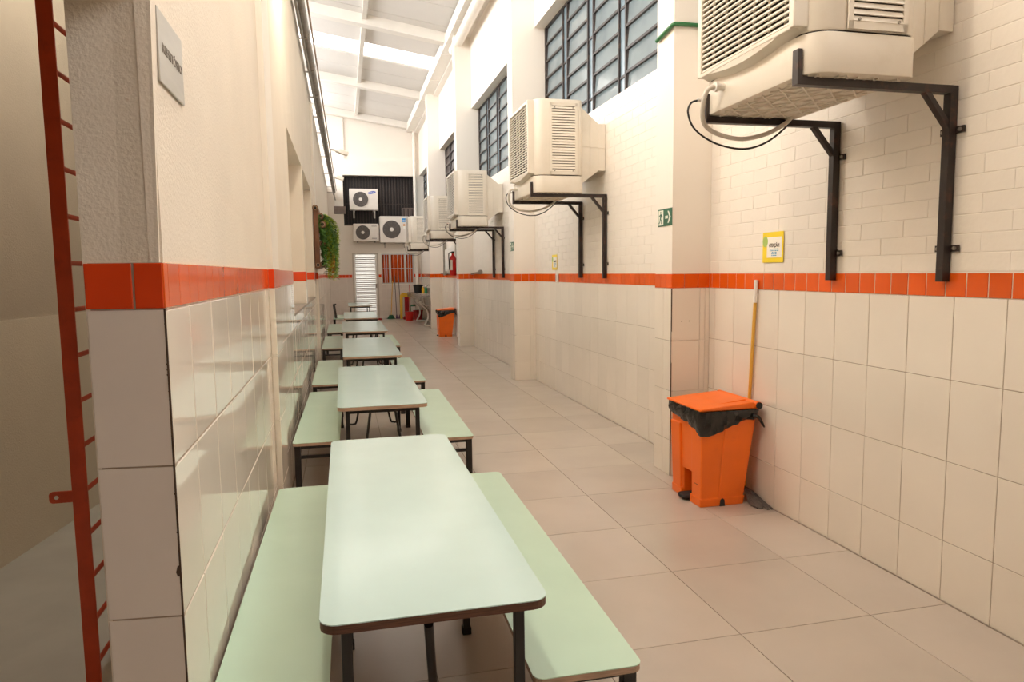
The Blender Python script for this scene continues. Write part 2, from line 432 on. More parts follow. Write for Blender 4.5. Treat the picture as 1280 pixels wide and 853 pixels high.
# painted bricks: the nearest ones singly, the rest as one piece
BH, BL = 0.0790, 0.2725
rest = MB()
cand = []
for bi, (a, b) in enumerate(bays[:3]):
    k = 0; z = BZ1 + 0.004
    while z < WZ0 - 0.01:
        z1 = min(z + BH, WZ0)
        ys = course(a, b, BL, 2.204 + (BL / 2 if k % 2 else 0))
        for y0, y1 in zip(ys, ys[1:]):
            if y1 - y0 < 0.015: continue
            inview = y0 > 1.75 and z < 1.46 + 0.42 * (y1 * 1.06 + 0.55)
            cand.append(((0 if inview else 1, y0), y0, y1, z, z1))
        z += BH; k += 1
cand.sort()
for i, (_, y0, y1, z0, z1) in enumerate(cand):
    if i < 298:
        tile(wall_r, 'brick', 'brick_paint', y1 - y0 - 0.0034, z1 - z0 - 0.0034, (XR + 0.0018 + random.gauss(0, 0.0003), (y0+y1)/2, (z0+z1)/2), '-x', tilt=0.003, t=0.006, b=0.0015)
    else:
        w, h = (y1-y0-0.005)/2, (z1-z0-0.0045)/2; yc, zc = (y0+y1)/2, (z0+z1)/2; x = XR + 0.0018 + random.gauss(0, 0.0003); bb = 0.0015
        rest.add([(x+bb,yc-w,zc-h),(x+bb,yc+w,zc-h),(x+bb,yc+w,zc+h),(x+bb,yc-w,zc+h),(x,yc-w+bb,zc-h+bb),(x,yc+w-bb,zc-h+bb),(x,yc+w-bb,zc+h-bb),(x,yc-w+bb,zc+h-bb),
                  (x+.006,yc-w,zc-h),(x+.006,yc+w,zc-h),(x+.006,yc+w,zc+h),(x+.006,yc-w,zc+h)],
                 [(4,5,6,7),(0,1,5,4),(1,2,6,5),(2,3,7,6),(3,0,4,7),(8,9,1,0),(9,10,2,1),(10,11,3,2),(11,8,0,3)])
ro = rest.build('bricks', 'brick_paint', wall_r); ro['kind'] = 'stuff'
# pilasters
for py in PIL:
    pl = MB().box(PX + 0.003, 2.95, py + 0.003, py + PW - 0.003, 0.0, BZ1).box(PX, 2.95, py, py + PW, BZ1, 6.45).build('pilaster', 'paint', wall_r)
    MB().box(PX + 0.0025, PX + 0.02, py + 0.0025, py + PW - 0.0025, 0.0, BZ0).build('grout_bed', 'grout', pl)
    for z0, z1 in [(z0 - 0.012, z1 - (0.012 if z1 < 1.3 else 0)) if z0 > 0 else (0, z1 - 0.012) for z0, z1 in rows]:
        for y0, y1 in ((0, 0.125), (0.125, PW)):
            tile(pl, 'wall_tile', 'tile', y1 - y0 - 0.003, z1 - z0 - 0.003, (PX - 0.003, py + (y0+y1)/2, (z0+z1)/2), '-x')
        for x0, x1 in ((PX - 0.003, PX + 0.215), (PX + 0.215, PX + 0.255), (PX + 0.255, XR)):
            tile(pl, 'wall_tile', 'tile', x1 - x0 - 0.003, z1 - z0 - 0.003, ((x0+x1)/2, py - 0.003, (z0+z1)/2), '-y')
            tile(pl, 'wall_tile', 'tile', x1 - x0 - 0.003, z1 - z0 - 0.003, ((x0+x1)/2, py + PW + 0.003, (z0+z1)/2), PI)
    for y0, y1 in ((0, 0.085), (0.085, 0.175), (0.175, PW)):
        tile(pl, 'band_tile', 'orange_tile', y1 - y0 - 0.004, BZ1 - BZ0 - 0.004, (PX - 0.0035, py + (y0+y1)/2, (BZ0+BZ1)/2), '-x')
    for x0, x1 in ((PX - 0.003, PX + 0.095), (PX + 0.095, PX + 0.20), (PX + 0.20, XR)):
        tile(pl, 'band_tile', 'orange_tile', x1 - x0 - 0.004, BZ1 - BZ0 - 0.004, ((x0+x1)/2, py - 0.0035, (BZ0+BZ1)/2), '-y')
        tile(pl, 'band_tile', 'orange_tile', x1 - x0 - 0.004, BZ1 - BZ0 - 0.004, ((x0+x1)/2, py + PW + 0.0035, (BZ0+BZ1)/2), PI)
    if py == PIL[1]: MB().box(PX - 0.0035, PX + 0.003, py - 0.0035, py + 0.003, 0.0, BZ0).build('corner_joint', 'grout_dark', pl)
    if py in (PIL[1], PIL[3]):
        for dx in (0.075, 0.135):
            MB().cyl((PX + dx, py - 0.0035, 1.105), (PX + dx, py + 0.002, 1.105), 0.004, 8).build('screw_hole', 'rubber', pl)

# clerestory windows with tilting panes
XW = 2.69
for n, (a, b) in enumerate(bays):
    w = struct(MB().box(XW + 0.10, XW + 0.115, a + 0.005, b - 0.005, WZ0, WZ0 + 0.01).build('window_%d' % (n + 1), 'win_steel'), 'steel clerestory window with tilting wired panes, high in bay %d of the right wall' % (n + 1))
    fr = MB()
    fr.box(XW - 0.02, XW + 0.02, a, b, WZ0, WZ0 + 0.025).box(XW - 0.02, XW + 0.02, a, b, WZ1 - 0.025, WZ1)
    fr.box(XW - 0.02, XW + 0.02, a, a + 0.04, WZ0, WZ1).box(XW - 0.02, XW + 0.02, b - 0.03, b, WZ0, WZ1)
    fr.build('frame', 'win_steel', w)
    L = b - a; pn = 5
    strip = 0.17; pw = (L - 0.10 - strip * (pn - 1)) / pn
    y = a + 0.05
    nr = 7; rh = (WZ1 - WZ0 - 0.05) / nr
    for q in range(pn):
        y0, y1 = y, y + pw
        for yy in (y0, y1):
            MB().box(XW - 0.022, XW + 0.022, yy - 0.013, yy + 0.013, WZ0, WZ1).build('mullion', 'win_steel', w)
        if n <= 3 and n > 0 or q > 2 or n == 4:
            for r_ in range(nr):
                zc = WZ0 + 0.025 + rh * (r_ + 0.5)
                tilt = R(5 + random.uniform(-1, 1))
                fm = MB().box(-0.012, 0.012, -pw/2 + 0.018, pw/2 - 0.018, -rh/2, -rh/2 + 0.026)
                sf = obj('sash', fm.mesh('sash'), 'win_steel', w, (XW, (y0+y1)/2, zc), (0, tilt, 0))
                pm = MB().box(-0.002, 0.002, -pw/2 + 0.018, pw/2 - 0.018, -rh/2 + 0.022, rh/2 + 0.02)
                obj('pane', pm.mesh('pane'), 'pane' if n != 3 else 'dark_slat', w, (XW + 0.004, (y0+y1)/2, zc), (0, tilt, 0))
        if q < pn - 1:
            MB().box(XW - 0.002, XW + 0.002, y1 + 0.016, y1 + strip - 0.016, WZ0 + 0.025, WZ1 - 0.025).build('pane', 'pane_strip', w)
            for zz in (WZ0 + 0.025 + rh, WZ0 + 0.025 + 4 * rh):
                MB().box(XW - 0.012, XW + 0.012, y1 + 0.016, y1 + strip - 0.016, zz - 0.012, zz + 0.012).build('glazing_bar', 'win_steel', w)
        y = y1 + strip

# ------------------------------------------------------------------ left wall
LT = 0.168                       # wall thickness
YC = 1.715                        # near end of the left wall
LTOP = 4.22
SK = 0.019                       # end face runs slightly askew
op = [(5.95, 7.98), (8.2, 10.3)]
SZ, OZ = 1.15, 2.63
wl = MB()
xb = XL - LT
segs = [(YC + 0.02, op[0][0]), (op[0][1], op[1][0]), (op[1][1], YE + 0.2)]
for a, b in segs: wl.box(xb, XL - 0.004, a, b, -0.1, LTOP)
for a, b in op: wl.box(xb, XL - 0.004, a, b, -0.1, SZ - 0.003); wl.box(xb, XL - 0.004, a, b, OZ, LTOP)
wl.box(xb, XL - 0.004, YB, YC + 0.02, 2.085, LTOP)              # lintel over the passage to the alcove
wl.prism([(XL - 0.004, YC + 0.004), (xb + 0.004, YC + SK + 0.004), (xb + 0.004, YC + 0.06), (XL - 0.004, YC + 0.06)], 'z', -0.1, LZ1)
LEAN = 0.014
lo = [(XL - 0.010, YC + 0.010), (xb + 0.006, YC + SK + 0.010), (xb + 0.006, YC + 0.06), (XL - 0.010, YC + 0.06)]
wl.add([(x, y, LZ1) for x, y in lo] + [(x + LEAN, y, 2.086) for x, y in lo], [(3,2,1,0),(4,5,6,7),(0,1,5,4),(1,2,6,5),(2,3,7,6),(3,0,4,7)])
wl.add([(XL - 0.011, YC + 0.011, LZ1 + 0.002), (XL - 0.03, YC + 0.011, LZ1 + 0.002), (XL - 0.03, 4.0, LZ1 + 0.002), (XL - 0.007, 4.0, LZ1 + 0.002), (XL - 0.011 + LEAN, YC + 0.011, 2.087), (XL - 0.03, YC + 0.011, 2.087), (XL - 0.03, 4.0, 2.087), (XL - 0.005, 4.0, 2.087)],
       [(3,2,1,0),(4,5,6,7),(0,1,5,4),(1,2,6,5),(2,3,7,6),(3,0,4,7)])
wl.add([(XL + 0.003, YB, 2.087), (XL - 0.03, YB, 2.087), (XL - 0.03, 4.0, 2.087), (XL - 0.005, 4.0, 2.087), (XL + 0.003, YB, LTOP), (XL - 0.03, YB, LTOP), (XL - 0.03, 4.0, LTOP), (XL - 0.005, 4.0, LTOP)],
       [(3,2,1,0),(4,5,6,7),(0,1,5,4),(1,2,6,5),(2,3,7,6),(3,0,4,7)])
wl.box(xb, XL - 0.004, YB, 1.0, LTOP, 6.6)  # unseen rise up to the roof, added to block daylight near the camera
wall_l = struct(wl.build('wall_left', 'plaster'), 'cream plastered wall with white tile dado and orange band on the left')
MB().box(XL - 0.0045, XL - 0.003, YC + 0.006, op[0][0], 0, LZ0).box(XL - 0.0045, XL - 0.003, op[0][0], 10.3, 0, SZ - 0.01).box(XL - 0.0045, XL - 0.003, 10.3, YE, 0, LZ0).build('grout_bed', 'grout', wall_l)
lrows = [(1.029, LZ0), (0.668, 1.029), (0.307, 0.668), (0.0, 0.307)]
def lw_tiles(y0, y1, start, zlist=lrows, x=XL, band=True):
    ys = course(y0, y1, 0.305, start)
    for z0, z1 in zlist:
        for a, b in zip(ys, ys[1:]):
            if b - a > 0.015: tile(wall_l, 'wall_tile', 'tile', b - a - 0.0035, z1 - z0 - 0.0045, (x, (a+b)/2, (z0+z1)/2), '+x', tilt=0.0028, b=0.0035)
    if band:
        ys = course(y0, y1, 0.1135, start - 0.1)
        for a, b in zip(ys, ys[1:]):
            if b - a > 0.012: tile(wall_l, 'band_tile', 'orange_tile', b - a - 0.002, LZ1 - LZ0 - 0.004, (x + 0.0005, (a+b)/2, (LZ0+LZ1)/2), '+x', tilt=0.0012)
lw_tiles(YC, 3.98, 1.965)
lw_tiles(4.36, op[0][0], 4.4)
sill_rows = [(1.029, SZ)] + lrows[1:]
lw_tiles(op[0][0], op[0][1], 6.1, sill_rows, band=False)
lw_tiles(op[0][1], op[1][0], 8.0)
lw_tiles(op[1][0], op[1][1], 8.3, sill_rows, band=False)
lw_tiles(op[1][1], 11.0, 10.4)
lw_tiles(11.35, YE - 0.01, 11.4)
MB().box(XL - 0.0045, XL - 0.0028, YC + 0.006, op[0][0], LZ0, LZ1).box(XL - 0.0045, XL - 0.0028, 10.3, YE, LZ0, LZ1).build('band_grout', 'grout_band', wall_l)
# slim piers standing proud
for a, b in ((3.98, 4.36), (11.0, 11.35)):
    pr = MB().box(XL - 0.02, -0.364, a + 0.003, b - 0.003, 0, 4.0).build('pier', 'paint', wall_l)
    for z0, z1 in lrows:
        tile(pr, 'wall_tile', 'tile', b - a - 0.003, z1 - z0 - 0.003, (-0.360, (a+b)/2, (z0+z1)/2), '+x')
        tile(pr, 'wall_tile', 'tile', 0.028, z1 - z0 - 0.003, (-0.375, a, (z0+z1)/2), '-y')
    for q in range(3):
        w3 = (b - a) / 3; tile(pr, 'band_tile', 'orange_tile', w3 - 0.004, LZ1 - LZ0 - 0.004, (-0.3595, a + w3 * (q + 0.5), (LZ0+LZ1)/2), '+x')
    tile(pr, 'band_tile', 'red_tile', 0.028, LZ1 - LZ0 - 0.004, (-0.375, a - 0.0005, (LZ0+LZ1)/2), '-y')
# reveals of the two openings
for a, b in op:
    for z0, z1 in ((SZ, LZ0),): tile(wall_l, 'wall_tile', 'tile', LT - 0.004, z1 - z0 - 0.003, (XL - LT/2, b - 0.005, (z0+z1)/2), '-y')
    tile(wall_l, 'band_tile', 'red_tile', LT - 0.004, LZ1 - LZ0 - 0.004, (XL - LT/2, b - 0.0055, (LZ0+LZ1)/2), '-y')
    MB().box(xb - 0.01, XL + 0.006, a, b, SZ - 0.02, SZ).build('sill', 'granite', wall_l, bevel=0.002)
    MB().box(xb - 0.004, xb + 0.02, a, b, SZ, OZ).build('shutter_panel', 'paint', wall_l)
# end face of the wall (cut tiles, two red band tiles)
ang = math.atan2(SK, LT)
def endp(s, z): return (XL - s, YC - 0.001 + SK * s / LT, z)
for z0, z1 in lrows:
    tile(wall_l, 'wall_tile', 'tile_end', LT - 0.004, z1 - z0 - 0.004, endp(LT/2, (z0+z1)/2), -ang, tilt=0.001)
MB().prism([(XL - 0.001, YC + 0.002), (xb + 0.001, YC + SK + 0.002), (xb + 0.001, YC + SK + 0.02), (XL - 0.001, YC + 0.02)], 'z', 0, LZ1 - 0.001).build('grout_bed', 'grout', wall_l)
tile(wall_l, 'band_tile', 'red_tile', 0.060, LZ1 - LZ0 - 0.004, endp(0.033, (LZ0+LZ1)/2), -ang, tilt=0.0008)
tile(wall_l, 'band_tile', 'red_tile', 0.099, LZ1 - LZ0 - 0.004, endp(0.1175, (LZ0+LZ1)/2), -ang, tilt=0.0008)
cj = MB().box(XL - 0.0045, XL - 0.0005, YC - 0.0008, YC + 0.0035, 0.0, LZ0)
rc_ = random.Random(4)
for k in range(26):
    z = rc_.uniform(0.05, 1.36); h_ = rc_.uniform(0.0015, 0.004); w_ = rc_.uniform(0.001, 0.003)
    cj.prism([(XL - 0.003 - w_, z - h_ / 2), (XL - 0.002, z - h_), (XL - 0.002, z + h_), (XL - 0.003 - w_, z + h_ / 2)], 'y', YC - 0.0013, YC + 0.002)
cj.prism([(XL - 0.012, 0.775), (XL - 0.009, 0.766), (XL - 0.004, 0.764), (XL - 0.004, 0.792), (XL - 0.008, 0.790)], 'y', YC - 0.0004, YC + 0.004)
cj.build('corner_joint', 'grout_dark', wall_l)
# alcove behind the passage
aw = MB()
def wl_line(p0, p1, th, z0, z1, mb):
    d = (Vector(p1) - Vector(p0)).normalized(); nrm = Vector((-d.y, d.x)) * th
    q = [Vector(p0), Vector(p1), Vector(p1) + nrm, Vector(p0) + nrm]
    mb.prism([(v.x, v.y) for v in q], 'z', z0, z1)
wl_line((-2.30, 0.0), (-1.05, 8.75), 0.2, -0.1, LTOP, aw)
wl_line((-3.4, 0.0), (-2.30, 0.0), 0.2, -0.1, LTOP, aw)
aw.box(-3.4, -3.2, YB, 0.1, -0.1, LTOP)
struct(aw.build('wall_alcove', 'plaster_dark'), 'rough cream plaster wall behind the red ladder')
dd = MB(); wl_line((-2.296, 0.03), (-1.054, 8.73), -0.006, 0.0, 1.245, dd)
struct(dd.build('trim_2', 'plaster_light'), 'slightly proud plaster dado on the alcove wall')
struct(MB().box(-4.0, xb + 0.02, YB - 0.2, YE + 0.2, LTOP, LTOP + 0.10).build('trim_3', 'slab'), 'flat roof slab of the low building left of the corridor')
struct(MB().box(-0.6, 2.9, YB - 0.2, YB, -0.1, 6.6).box(-3.4, -0.6, YB - 0.2, YB, -0.1, LTOP).build('wall_back', 'door_brown'), 'plain brown wall behind the camera')
struct(MB().box(-3.4, xb, 11.8, 12.0, -0.1, LTOP).build('wall_partition', 'paint'), 'plain cream partition closing the side room')

# fill lamp added out of sight in the side room to brighten the alcove
rl = thing('alcove_fill_lamp', 'added round white fill lamp, unseen in the side room behind the left wall', 'lamp', (-0.95, 4.3, LTOP))
MB().lathe([(0.13, -0.06), (0.15, -0.04), (0.15, -0.002)], (0, 0, 0), 20).build('base', 'white_plastic', rl, smooth=True)
mat('fill_bulb', (0.9, 0.85, 0.75), 0.5, emit=(1.0, 0.93, 0.82), estr=170)
MB().lathe([(0.03, -0.10), (0.10, -0.085), (0.12, -0.06)], (0, 0, 0), 20).build('fill_bulb', 'fill_bulb', rl, smooth=True)

# ------------------------------------------------------------------ far wall
fw = MB()
DX0, DX1, DZ = 0.36, 1.085, 2.085
WX0, WX1, FZ0, FZ1 = 1.235, 2.27, 1.13, 2.10
OX0, OX1, OB0, OB1 = 0.10, 2.40, 3.03, 4.60
def fbox(x0, x1, z0, z1): fw.box(x0, x1, YE, YE + 0.25, z0, z1)
fbox(-0.7, OX0, 0, 7.0); fbox(OX1, 2.9, 0, 7.0)
fbox(OX0, DX0, 0, OB0); fbox(DX0, DX1, DZ, OB0); fbox(DX1, WX0, 0, OB0); fbox(WX0, WX1, 0, FZ0); fbox(WX0, WX1, FZ1, OB0); fbox(WX1, OX1, 0, OB0)
fbox(OX0, OX1, OB1, 5.09); fbox(OX0, 0.17, 5.09, 7.0); fbox(0.17, OX1, 6.38, 7.0)
fw.box(0.17, OX1, YE + 0.06, YE + 0.25, 5.09, 6.38)
wall_f = struct(fw.build('wall_far', 'paint'), 'white end wall closing the corridor')
for x0, x1 in ((XL, DX0 - 0.05), (DX1 + 0.05, WX0 - 0.01), (WX1 + 0.01, XR)):
    xs = course(x0, x1, 0.25, DX1 + 0.05)
    for z0, z1 in rows:
        zt = z1 if not (x0 < WX1 and x1 > WX0) else z1
        for a, b in zip(xs, xs[1:]):
            if b - a > 0.02: tile(wall_f, 'wall_tile', 'tile_end', b - a - 0.004, z1 - z0 - 0.004, ((a+b)/2, YE - 0.006, (z0+z1)/2), '-y')
    xs = course(x0, x1, 0.105, DX1 + 0.05)
    for a, b in zip(xs, xs[1:]):
        if b - a > 0.02: tile(wall_f, 'band_tile', 'red_tile', b - a - 0.005, BZ1 - BZ0 - 0.004, ((a+b)/2, YE - 0.006, (BZ0+BZ1)/2), '-y')
xs = course(WX0 - 0.01, WX1 + 0.01, 0.25, DX1 + 0.05)
for z0, z1 in [(0.9795, FZ0 - 0.03)] + rows[1:]:
    for a, b in zip(xs, xs[1:]):
        if b - a > 0.02: tile(wall_f, 'wall_tile', 'tile_end', b - a - 0.004, z1 - z0 - 0.004, ((a+b)/2, YE - 0.006, (z0+z1)/2), '-y')
# dark slatted opening above the door
dk = MB().box(OX0, OX1, YE + 0.42, YE + 0.45, OB0, OB1).box(OX0 - 0.02, OX0, YE + 0.24, YE + 0.45, OB0, OB1).box(OX1, OX1 + 0.02, YE + 0.24, YE + 0.45, OB0, OB1).box(OX0, OX1, YE + 0.24, YE + 0.45, OB1, OB1 + 0.02).box(OX0, OX1, YE + 0.24, YE + 0.45, OB0 - 0.02, OB0)
dko = dk.build('louvre_recess', 'dark_metal', wall_f)
ns = 24
for i in range(ns):
    x = OX0 + (OX1 - OX0) * (i + 0.5) / ns
    MB().box(x - 0.018, x + 0.018, YE + 0.37, YE + 0.40, OB0, OB1).build('slat', 'dark_slat', dko)
MB().box(OX0, OX1, YE + 0.355, YE + 0.37, 3.72, 3.75).build('slat_rail', 'dark_slat', dko)
MB().box(OX0, OX1, YE - 0.01, YE + 0.2, OB0 - 0.03, OB0).build('sill', 'galv', wall_f)
vb = MB().box(-0.2, 0.2, 0, 0.12, 0, 0.56)
vt = thing('vent_box', 'brown grey slatted box standing in the dark louvred opening', 'vent', (2.18, YE + 0.08, OB0))
vb.build('casing', 'vent_grey', vt)
for i in range(6): MB().box(-0.185 + i * 0.066, -0.145 + i * 0.066, -0.012, 0.0, 0.02, 0.54).build('slat', 'dark_slat', vt)
# louvred door
door = struct(MB().box(DX0 - 0.05, DX0, YE - 0.02, YE + 0.05, 0, DZ + 0.05).box(DX1, DX1 + 0.05, YE - 0.02, YE + 0.05, 0, DZ + 0.05).box(DX0, DX1, YE - 0.02, YE + 0.05, DZ, DZ + 0.05).build('door_1', 'door_frame'), 'white louvred metal door at the end of the corridor')
MB().box(DX0, DX1, YE + 0.05, YE + 0.06, 0, DZ).build('backlit_sheet', 'door_backlit', door)  # translucent sheet added so daylight from behind makes the door bright
nsl = 32; sh = (DZ - 0.10) / nsl
sm = MB().add([(DX0+0.04, 0.0, 0.0), (DX1-0.04, 0.0, 0.0), (DX1-0.04, 0.03, sh*0.52), (DX0+0.04, 0.03, sh*0.52), (DX0+0.04, 0.006, -0.004), (DX1-0.04, 0.006, -0.004), (DX1-0.04, 0.036, sh*0.52-0.004), (DX0+0.04, 0.036, sh*0.52-0.004)],
    [(0,1,2,3),(7,6,5,4),(0,4,5,1),(1,5,6,2),(2,6,7,3),(3,7,4,0)]).mesh('slat')
for i in range(nsl): obj('slat', sm, 'door_slat', door, (0, YE - 0.012, 0.05 + i * sh))
MB().box(DX0, DX0 + 0.045, YE - 0.015, YE + 0.03, 0, DZ).build('stile', 'door_white', door)
MB().box(DX1 - 0.045, DX1, YE - 0.015, YE + 0.03, 0, DZ).build('stile', 'door_white', door)
MB().box(DX1 - 0.06, DX1 - 0.01, YE - 0.03, YE - 0.015, 1.0, 1.14).build('door_handle', 'galv', door)
# curtained window
fwin = MB()
for a, b in ((WX0, WX0 + 0.03), (WX1 - 0.03, WX1)): fwin.box(a, b, YE - 0.02, YE + 0.04, FZ0, FZ1)
for a, b in ((FZ0, FZ0 + 0.03), (FZ1 - 0.03, FZ1)): fwin.box(WX0, WX1, YE - 0.02, YE + 0.04, a, b)
fwo = struct(fwin.build('window_6', 'alu'), 'barred aluminium window with orange curtain beside the louvred door')
for x in (WX0 + 0.27, WX1 - 0.27): MB().box(x - 0.035, x + 0.035, YE - 0.015, YE + 0.03, FZ0, FZ1).build('mullion', 'alu', fwo)
for x in [WX0 + 0.1, WX0 + 0.17, WX0 + 0.40, WX0 + 0.52, WX0 + 0.64, WX1 - 0.17, WX1 - 0.1]:
    MB().box(x - 0.008, x + 0.008, YE - 0.012, YE - 0.002, FZ0, FZ1).build('bar', 'alu', fwo)
MB().box(WX0, WX1, YE - 0.014, YE + 0.0, FZ0 + 0.48, FZ0 + 0.50).build('bar', 'alu', fwo)
cv = MB(); nn = 60
vs = []
for i in range(nn + 1):
    x = WX0 + (WX1 - WX0) * i / nn; d = 0.03 * math.sin(i * 1.1) + 0.012 * math.sin(i * 2.7)
    vs += [(x, YE + 0.11 + d, FZ0), (x, YE + 0.11 + d, FZ1)]
cv.add(vs, [(2*i, 2*i+2, 2*i+3, 2*i+1) for i in range(nn)])
cv.build('curtain', 'curtain', fwo, smooth=True)
MB().box(WX0 - 0.02, WX1 + 0.02, YE + 0.2, YE + 0.24, FZ0 - 0.02, FZ1 + 0.02).build('back_panel', 'paint', fwo)

# ------------------------------------------------------------------ ceiling: sloped roof, panels run across the corridor
RX0, RX1 = -1.6, 2.95
def roof_slab(name, y0, y1, t0, t1, mt, parent, x0=RX0, x1=RX1):
    mb = MB(); vs = []
    for y in (y0, y1):
        for x in (x0, x1):
            for t in (t0, t1): vs.append((x, y, roofz(x) + t))
    mb.add(vs, [(0,2,6,4),(1,5,7,3),(0,1,3,2),(4,6,7,5),(0,4,5,1),(2,3,7,6)])
    return mb.build(name, mt, parent)
SKY = [(6.2, 7.2), (16.2, 17.2)]  # nearer strip is unseen, added to let in more daylight
y = YB - 0.2
ceil = None
edges = []
yy = 16.2 - 20 * 1.0
while yy < YE + 0.25:
    edges.append(yy); yy += 1.0
ceil = struct(roof_slab('ceiling', YB - 0.3, YB - 0.2, 0, 0.08, 'roof', None), 'white sloping sheet roof with steel beams and a skylight strip')
for e in edges:
    a, b = max(e, YB - 0.2), min(e + 1.0, YE + 0.25)
    if b - a < 0.05: continue
    sky = any(abs(e - s[0]) < 0.3 for s in SKY)
    if sky: roof_slab('skylight_panel', a + 0.005, b - 0.005, 0.02, 0.03, 'skylight', ceil)
    else: roof_slab('roof_panel', a + 0.010, b - 0.010, 0.0, 0.07, 'roof', ceil); 
    roof_slab('panel_joint', b - 0.02, b + 0.02, 0.03, 0.08, 'roof_steel', ceil)
for yb in (0.5, 5.2, 9.9, 14.6, 19.3, 23.15): roof_slab('beam', yb - 0.11, yb + 0.11, -0.20, -0.002, 'roof_steel', ceil, RX0, 2.5)
for xp in (-1.4, 0.58): MB().box(xp - 0.045, xp + 0.045, YB, YE, roofz(xp) - 0.11, roofz(xp) - 0.004).build('purlin', 'roof_steel', ceil)
MB().box(2.15, 2.40, YB, YE, 6.00, 6.235).build('box_gutter', 'roof_steel', ceil, bevel=0.01)
MB().box(2.40, 2.53, YB, YE, 5.96, 6.02).build('gutter_shelf', 'roof_steel', ceil)
for k in range(12): MB().box(2.14, 2.42, 1.0 + 2.0 * k, 1.03 + 2.0 * k, 5.985, 6.0).build('gutter_strap', 'roof_steel', ceil)

# ------------------------------------------------------------------ tables
def table(name, label, x0, x1, y0, y1, z, edge, rear=None, rz=0.0, brace=True):
    cx, cy = (x0 + x1) / 2, (y0 + y1) / 2; w, l = x1 - x0, y1 - y0
    t = thing(name, label, 'table', (cx, cy, 0), rz, 'mint green refectory tables')
    MB().prism(rrect(-w/2, w/2, -l/2, l/2, 0.045), 'z', z - 0.003, z).build('tabletop', 'mint', t)
    MB().prism(rrect(-w/2 + 0.001, w/2 - 0.001, -l/2 + 0.001, l/2 - 0.001, 0.045), 'z', z - 0.026, z - 0.003).build('plywood_edge', edge, t)
    lx = w / 2 - 0.065; ly0 = -l/2 + 0.09; ly1 = l/2 - 0.20 if rear is None else rear - cy
    for ly in (ly0, ly1):
        for sx in (-1, 1):
            lg = MB().box(sx*lx - 0.014, sx*lx + 0.014, ly - 0.014, ly + 0.014, 0.012, z - 0.026).build('leg', 'black_steel', t, bevel=0.003)
            MB().box(sx*lx - 0.018, sx*lx + 0.018, ly - 0.018, ly + 0.018, 0.0, 0.03).build('rubber_foot', 'rubber', lg, bevel=0.003)
            if brace:
                pts = arc([(sx*lx, ly, 0.10), (sx*(lx-0.05), ly, 0.095), (sx*(lx-0.085), ly, 0.15), (sx*(lx-0.15), ly, z - 0.045)], 6)
                MB().tube(pts, 0.009, 8).build('brace', 'black_steel', t, smooth=True)
        MB().box(-lx, lx, ly - 0.012, ly + 0.012, z - 0.06, z - 0.026).build('crossbar', 'black_steel', t)
    for sx in (-1, 1): MB().box(sx*lx - 0.012, sx*lx + 0.012, ly0, ly1, z - 0.05, z - 0.026).build('rail', 'black_steel', t)
    return t
TZ = 0.60
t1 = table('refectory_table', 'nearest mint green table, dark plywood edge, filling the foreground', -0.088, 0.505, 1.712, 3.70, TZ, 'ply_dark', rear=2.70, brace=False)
MB().tube([(-0.02, -0.93, TZ - 0.06), (0.03, -0.62, 0.02)], 0.013, 10).build('strut', 'black_steel', t1, smooth=True)
for dx, dy, w in ((-0.06, -0.90, 0.04), (0.235, -0.93, 0.03), (-0.245, -0.93, 0.015)):
    MB().box(dx, dx + w, dy, dy + 0.002, TZ - 0.05, TZ - 0.026).build('paper_scrap', 'paper', t1)
for dx, dy in ((0.16, 0.10), (0.24, -0.75)):
    MB().box(dx, dx + 0.07, dy, dy + 0.003, TZ - 0.07, TZ - 0.03).build('cloth_scrap', 'gingham', t1)
t2 = table('refectory_table', 'second mint green table counting from the camera, braced folding legs in view', -0.066, 0.525, 4.62, 6.68, TZ, 'ply_edge')
MB().add([(0.05, -0.95, TZ-0.026), (0.12, -0.95, TZ-0.026), (0.08, -0.95, TZ-0.055)], [(0,1,2)]).build('paper_scrap', 'paper', t2)
t3 = table('refectory_table', 'third mint green table counting from the camera', -0.03, 0.585, 7.48, 9.66, TZ, 'ply_edge')
t4 = table('refectory_table', 'fourth mint green table counting from the camera', -0.04, 0.64, 10.74, 13.1, TZ, 'ply_edge')
t5 = table('refectory_table', 'fifth mint green table, second from the far end', -0.01, 0.66, 14.0, 16.35, TZ, 'ply_edge')
t6 = table('refectory_table', 'farthest mint green table standing in front of the louvred door', 0.12, 0.745, 19.46, 21.7, TZ, 'ply_edge', brace=False)

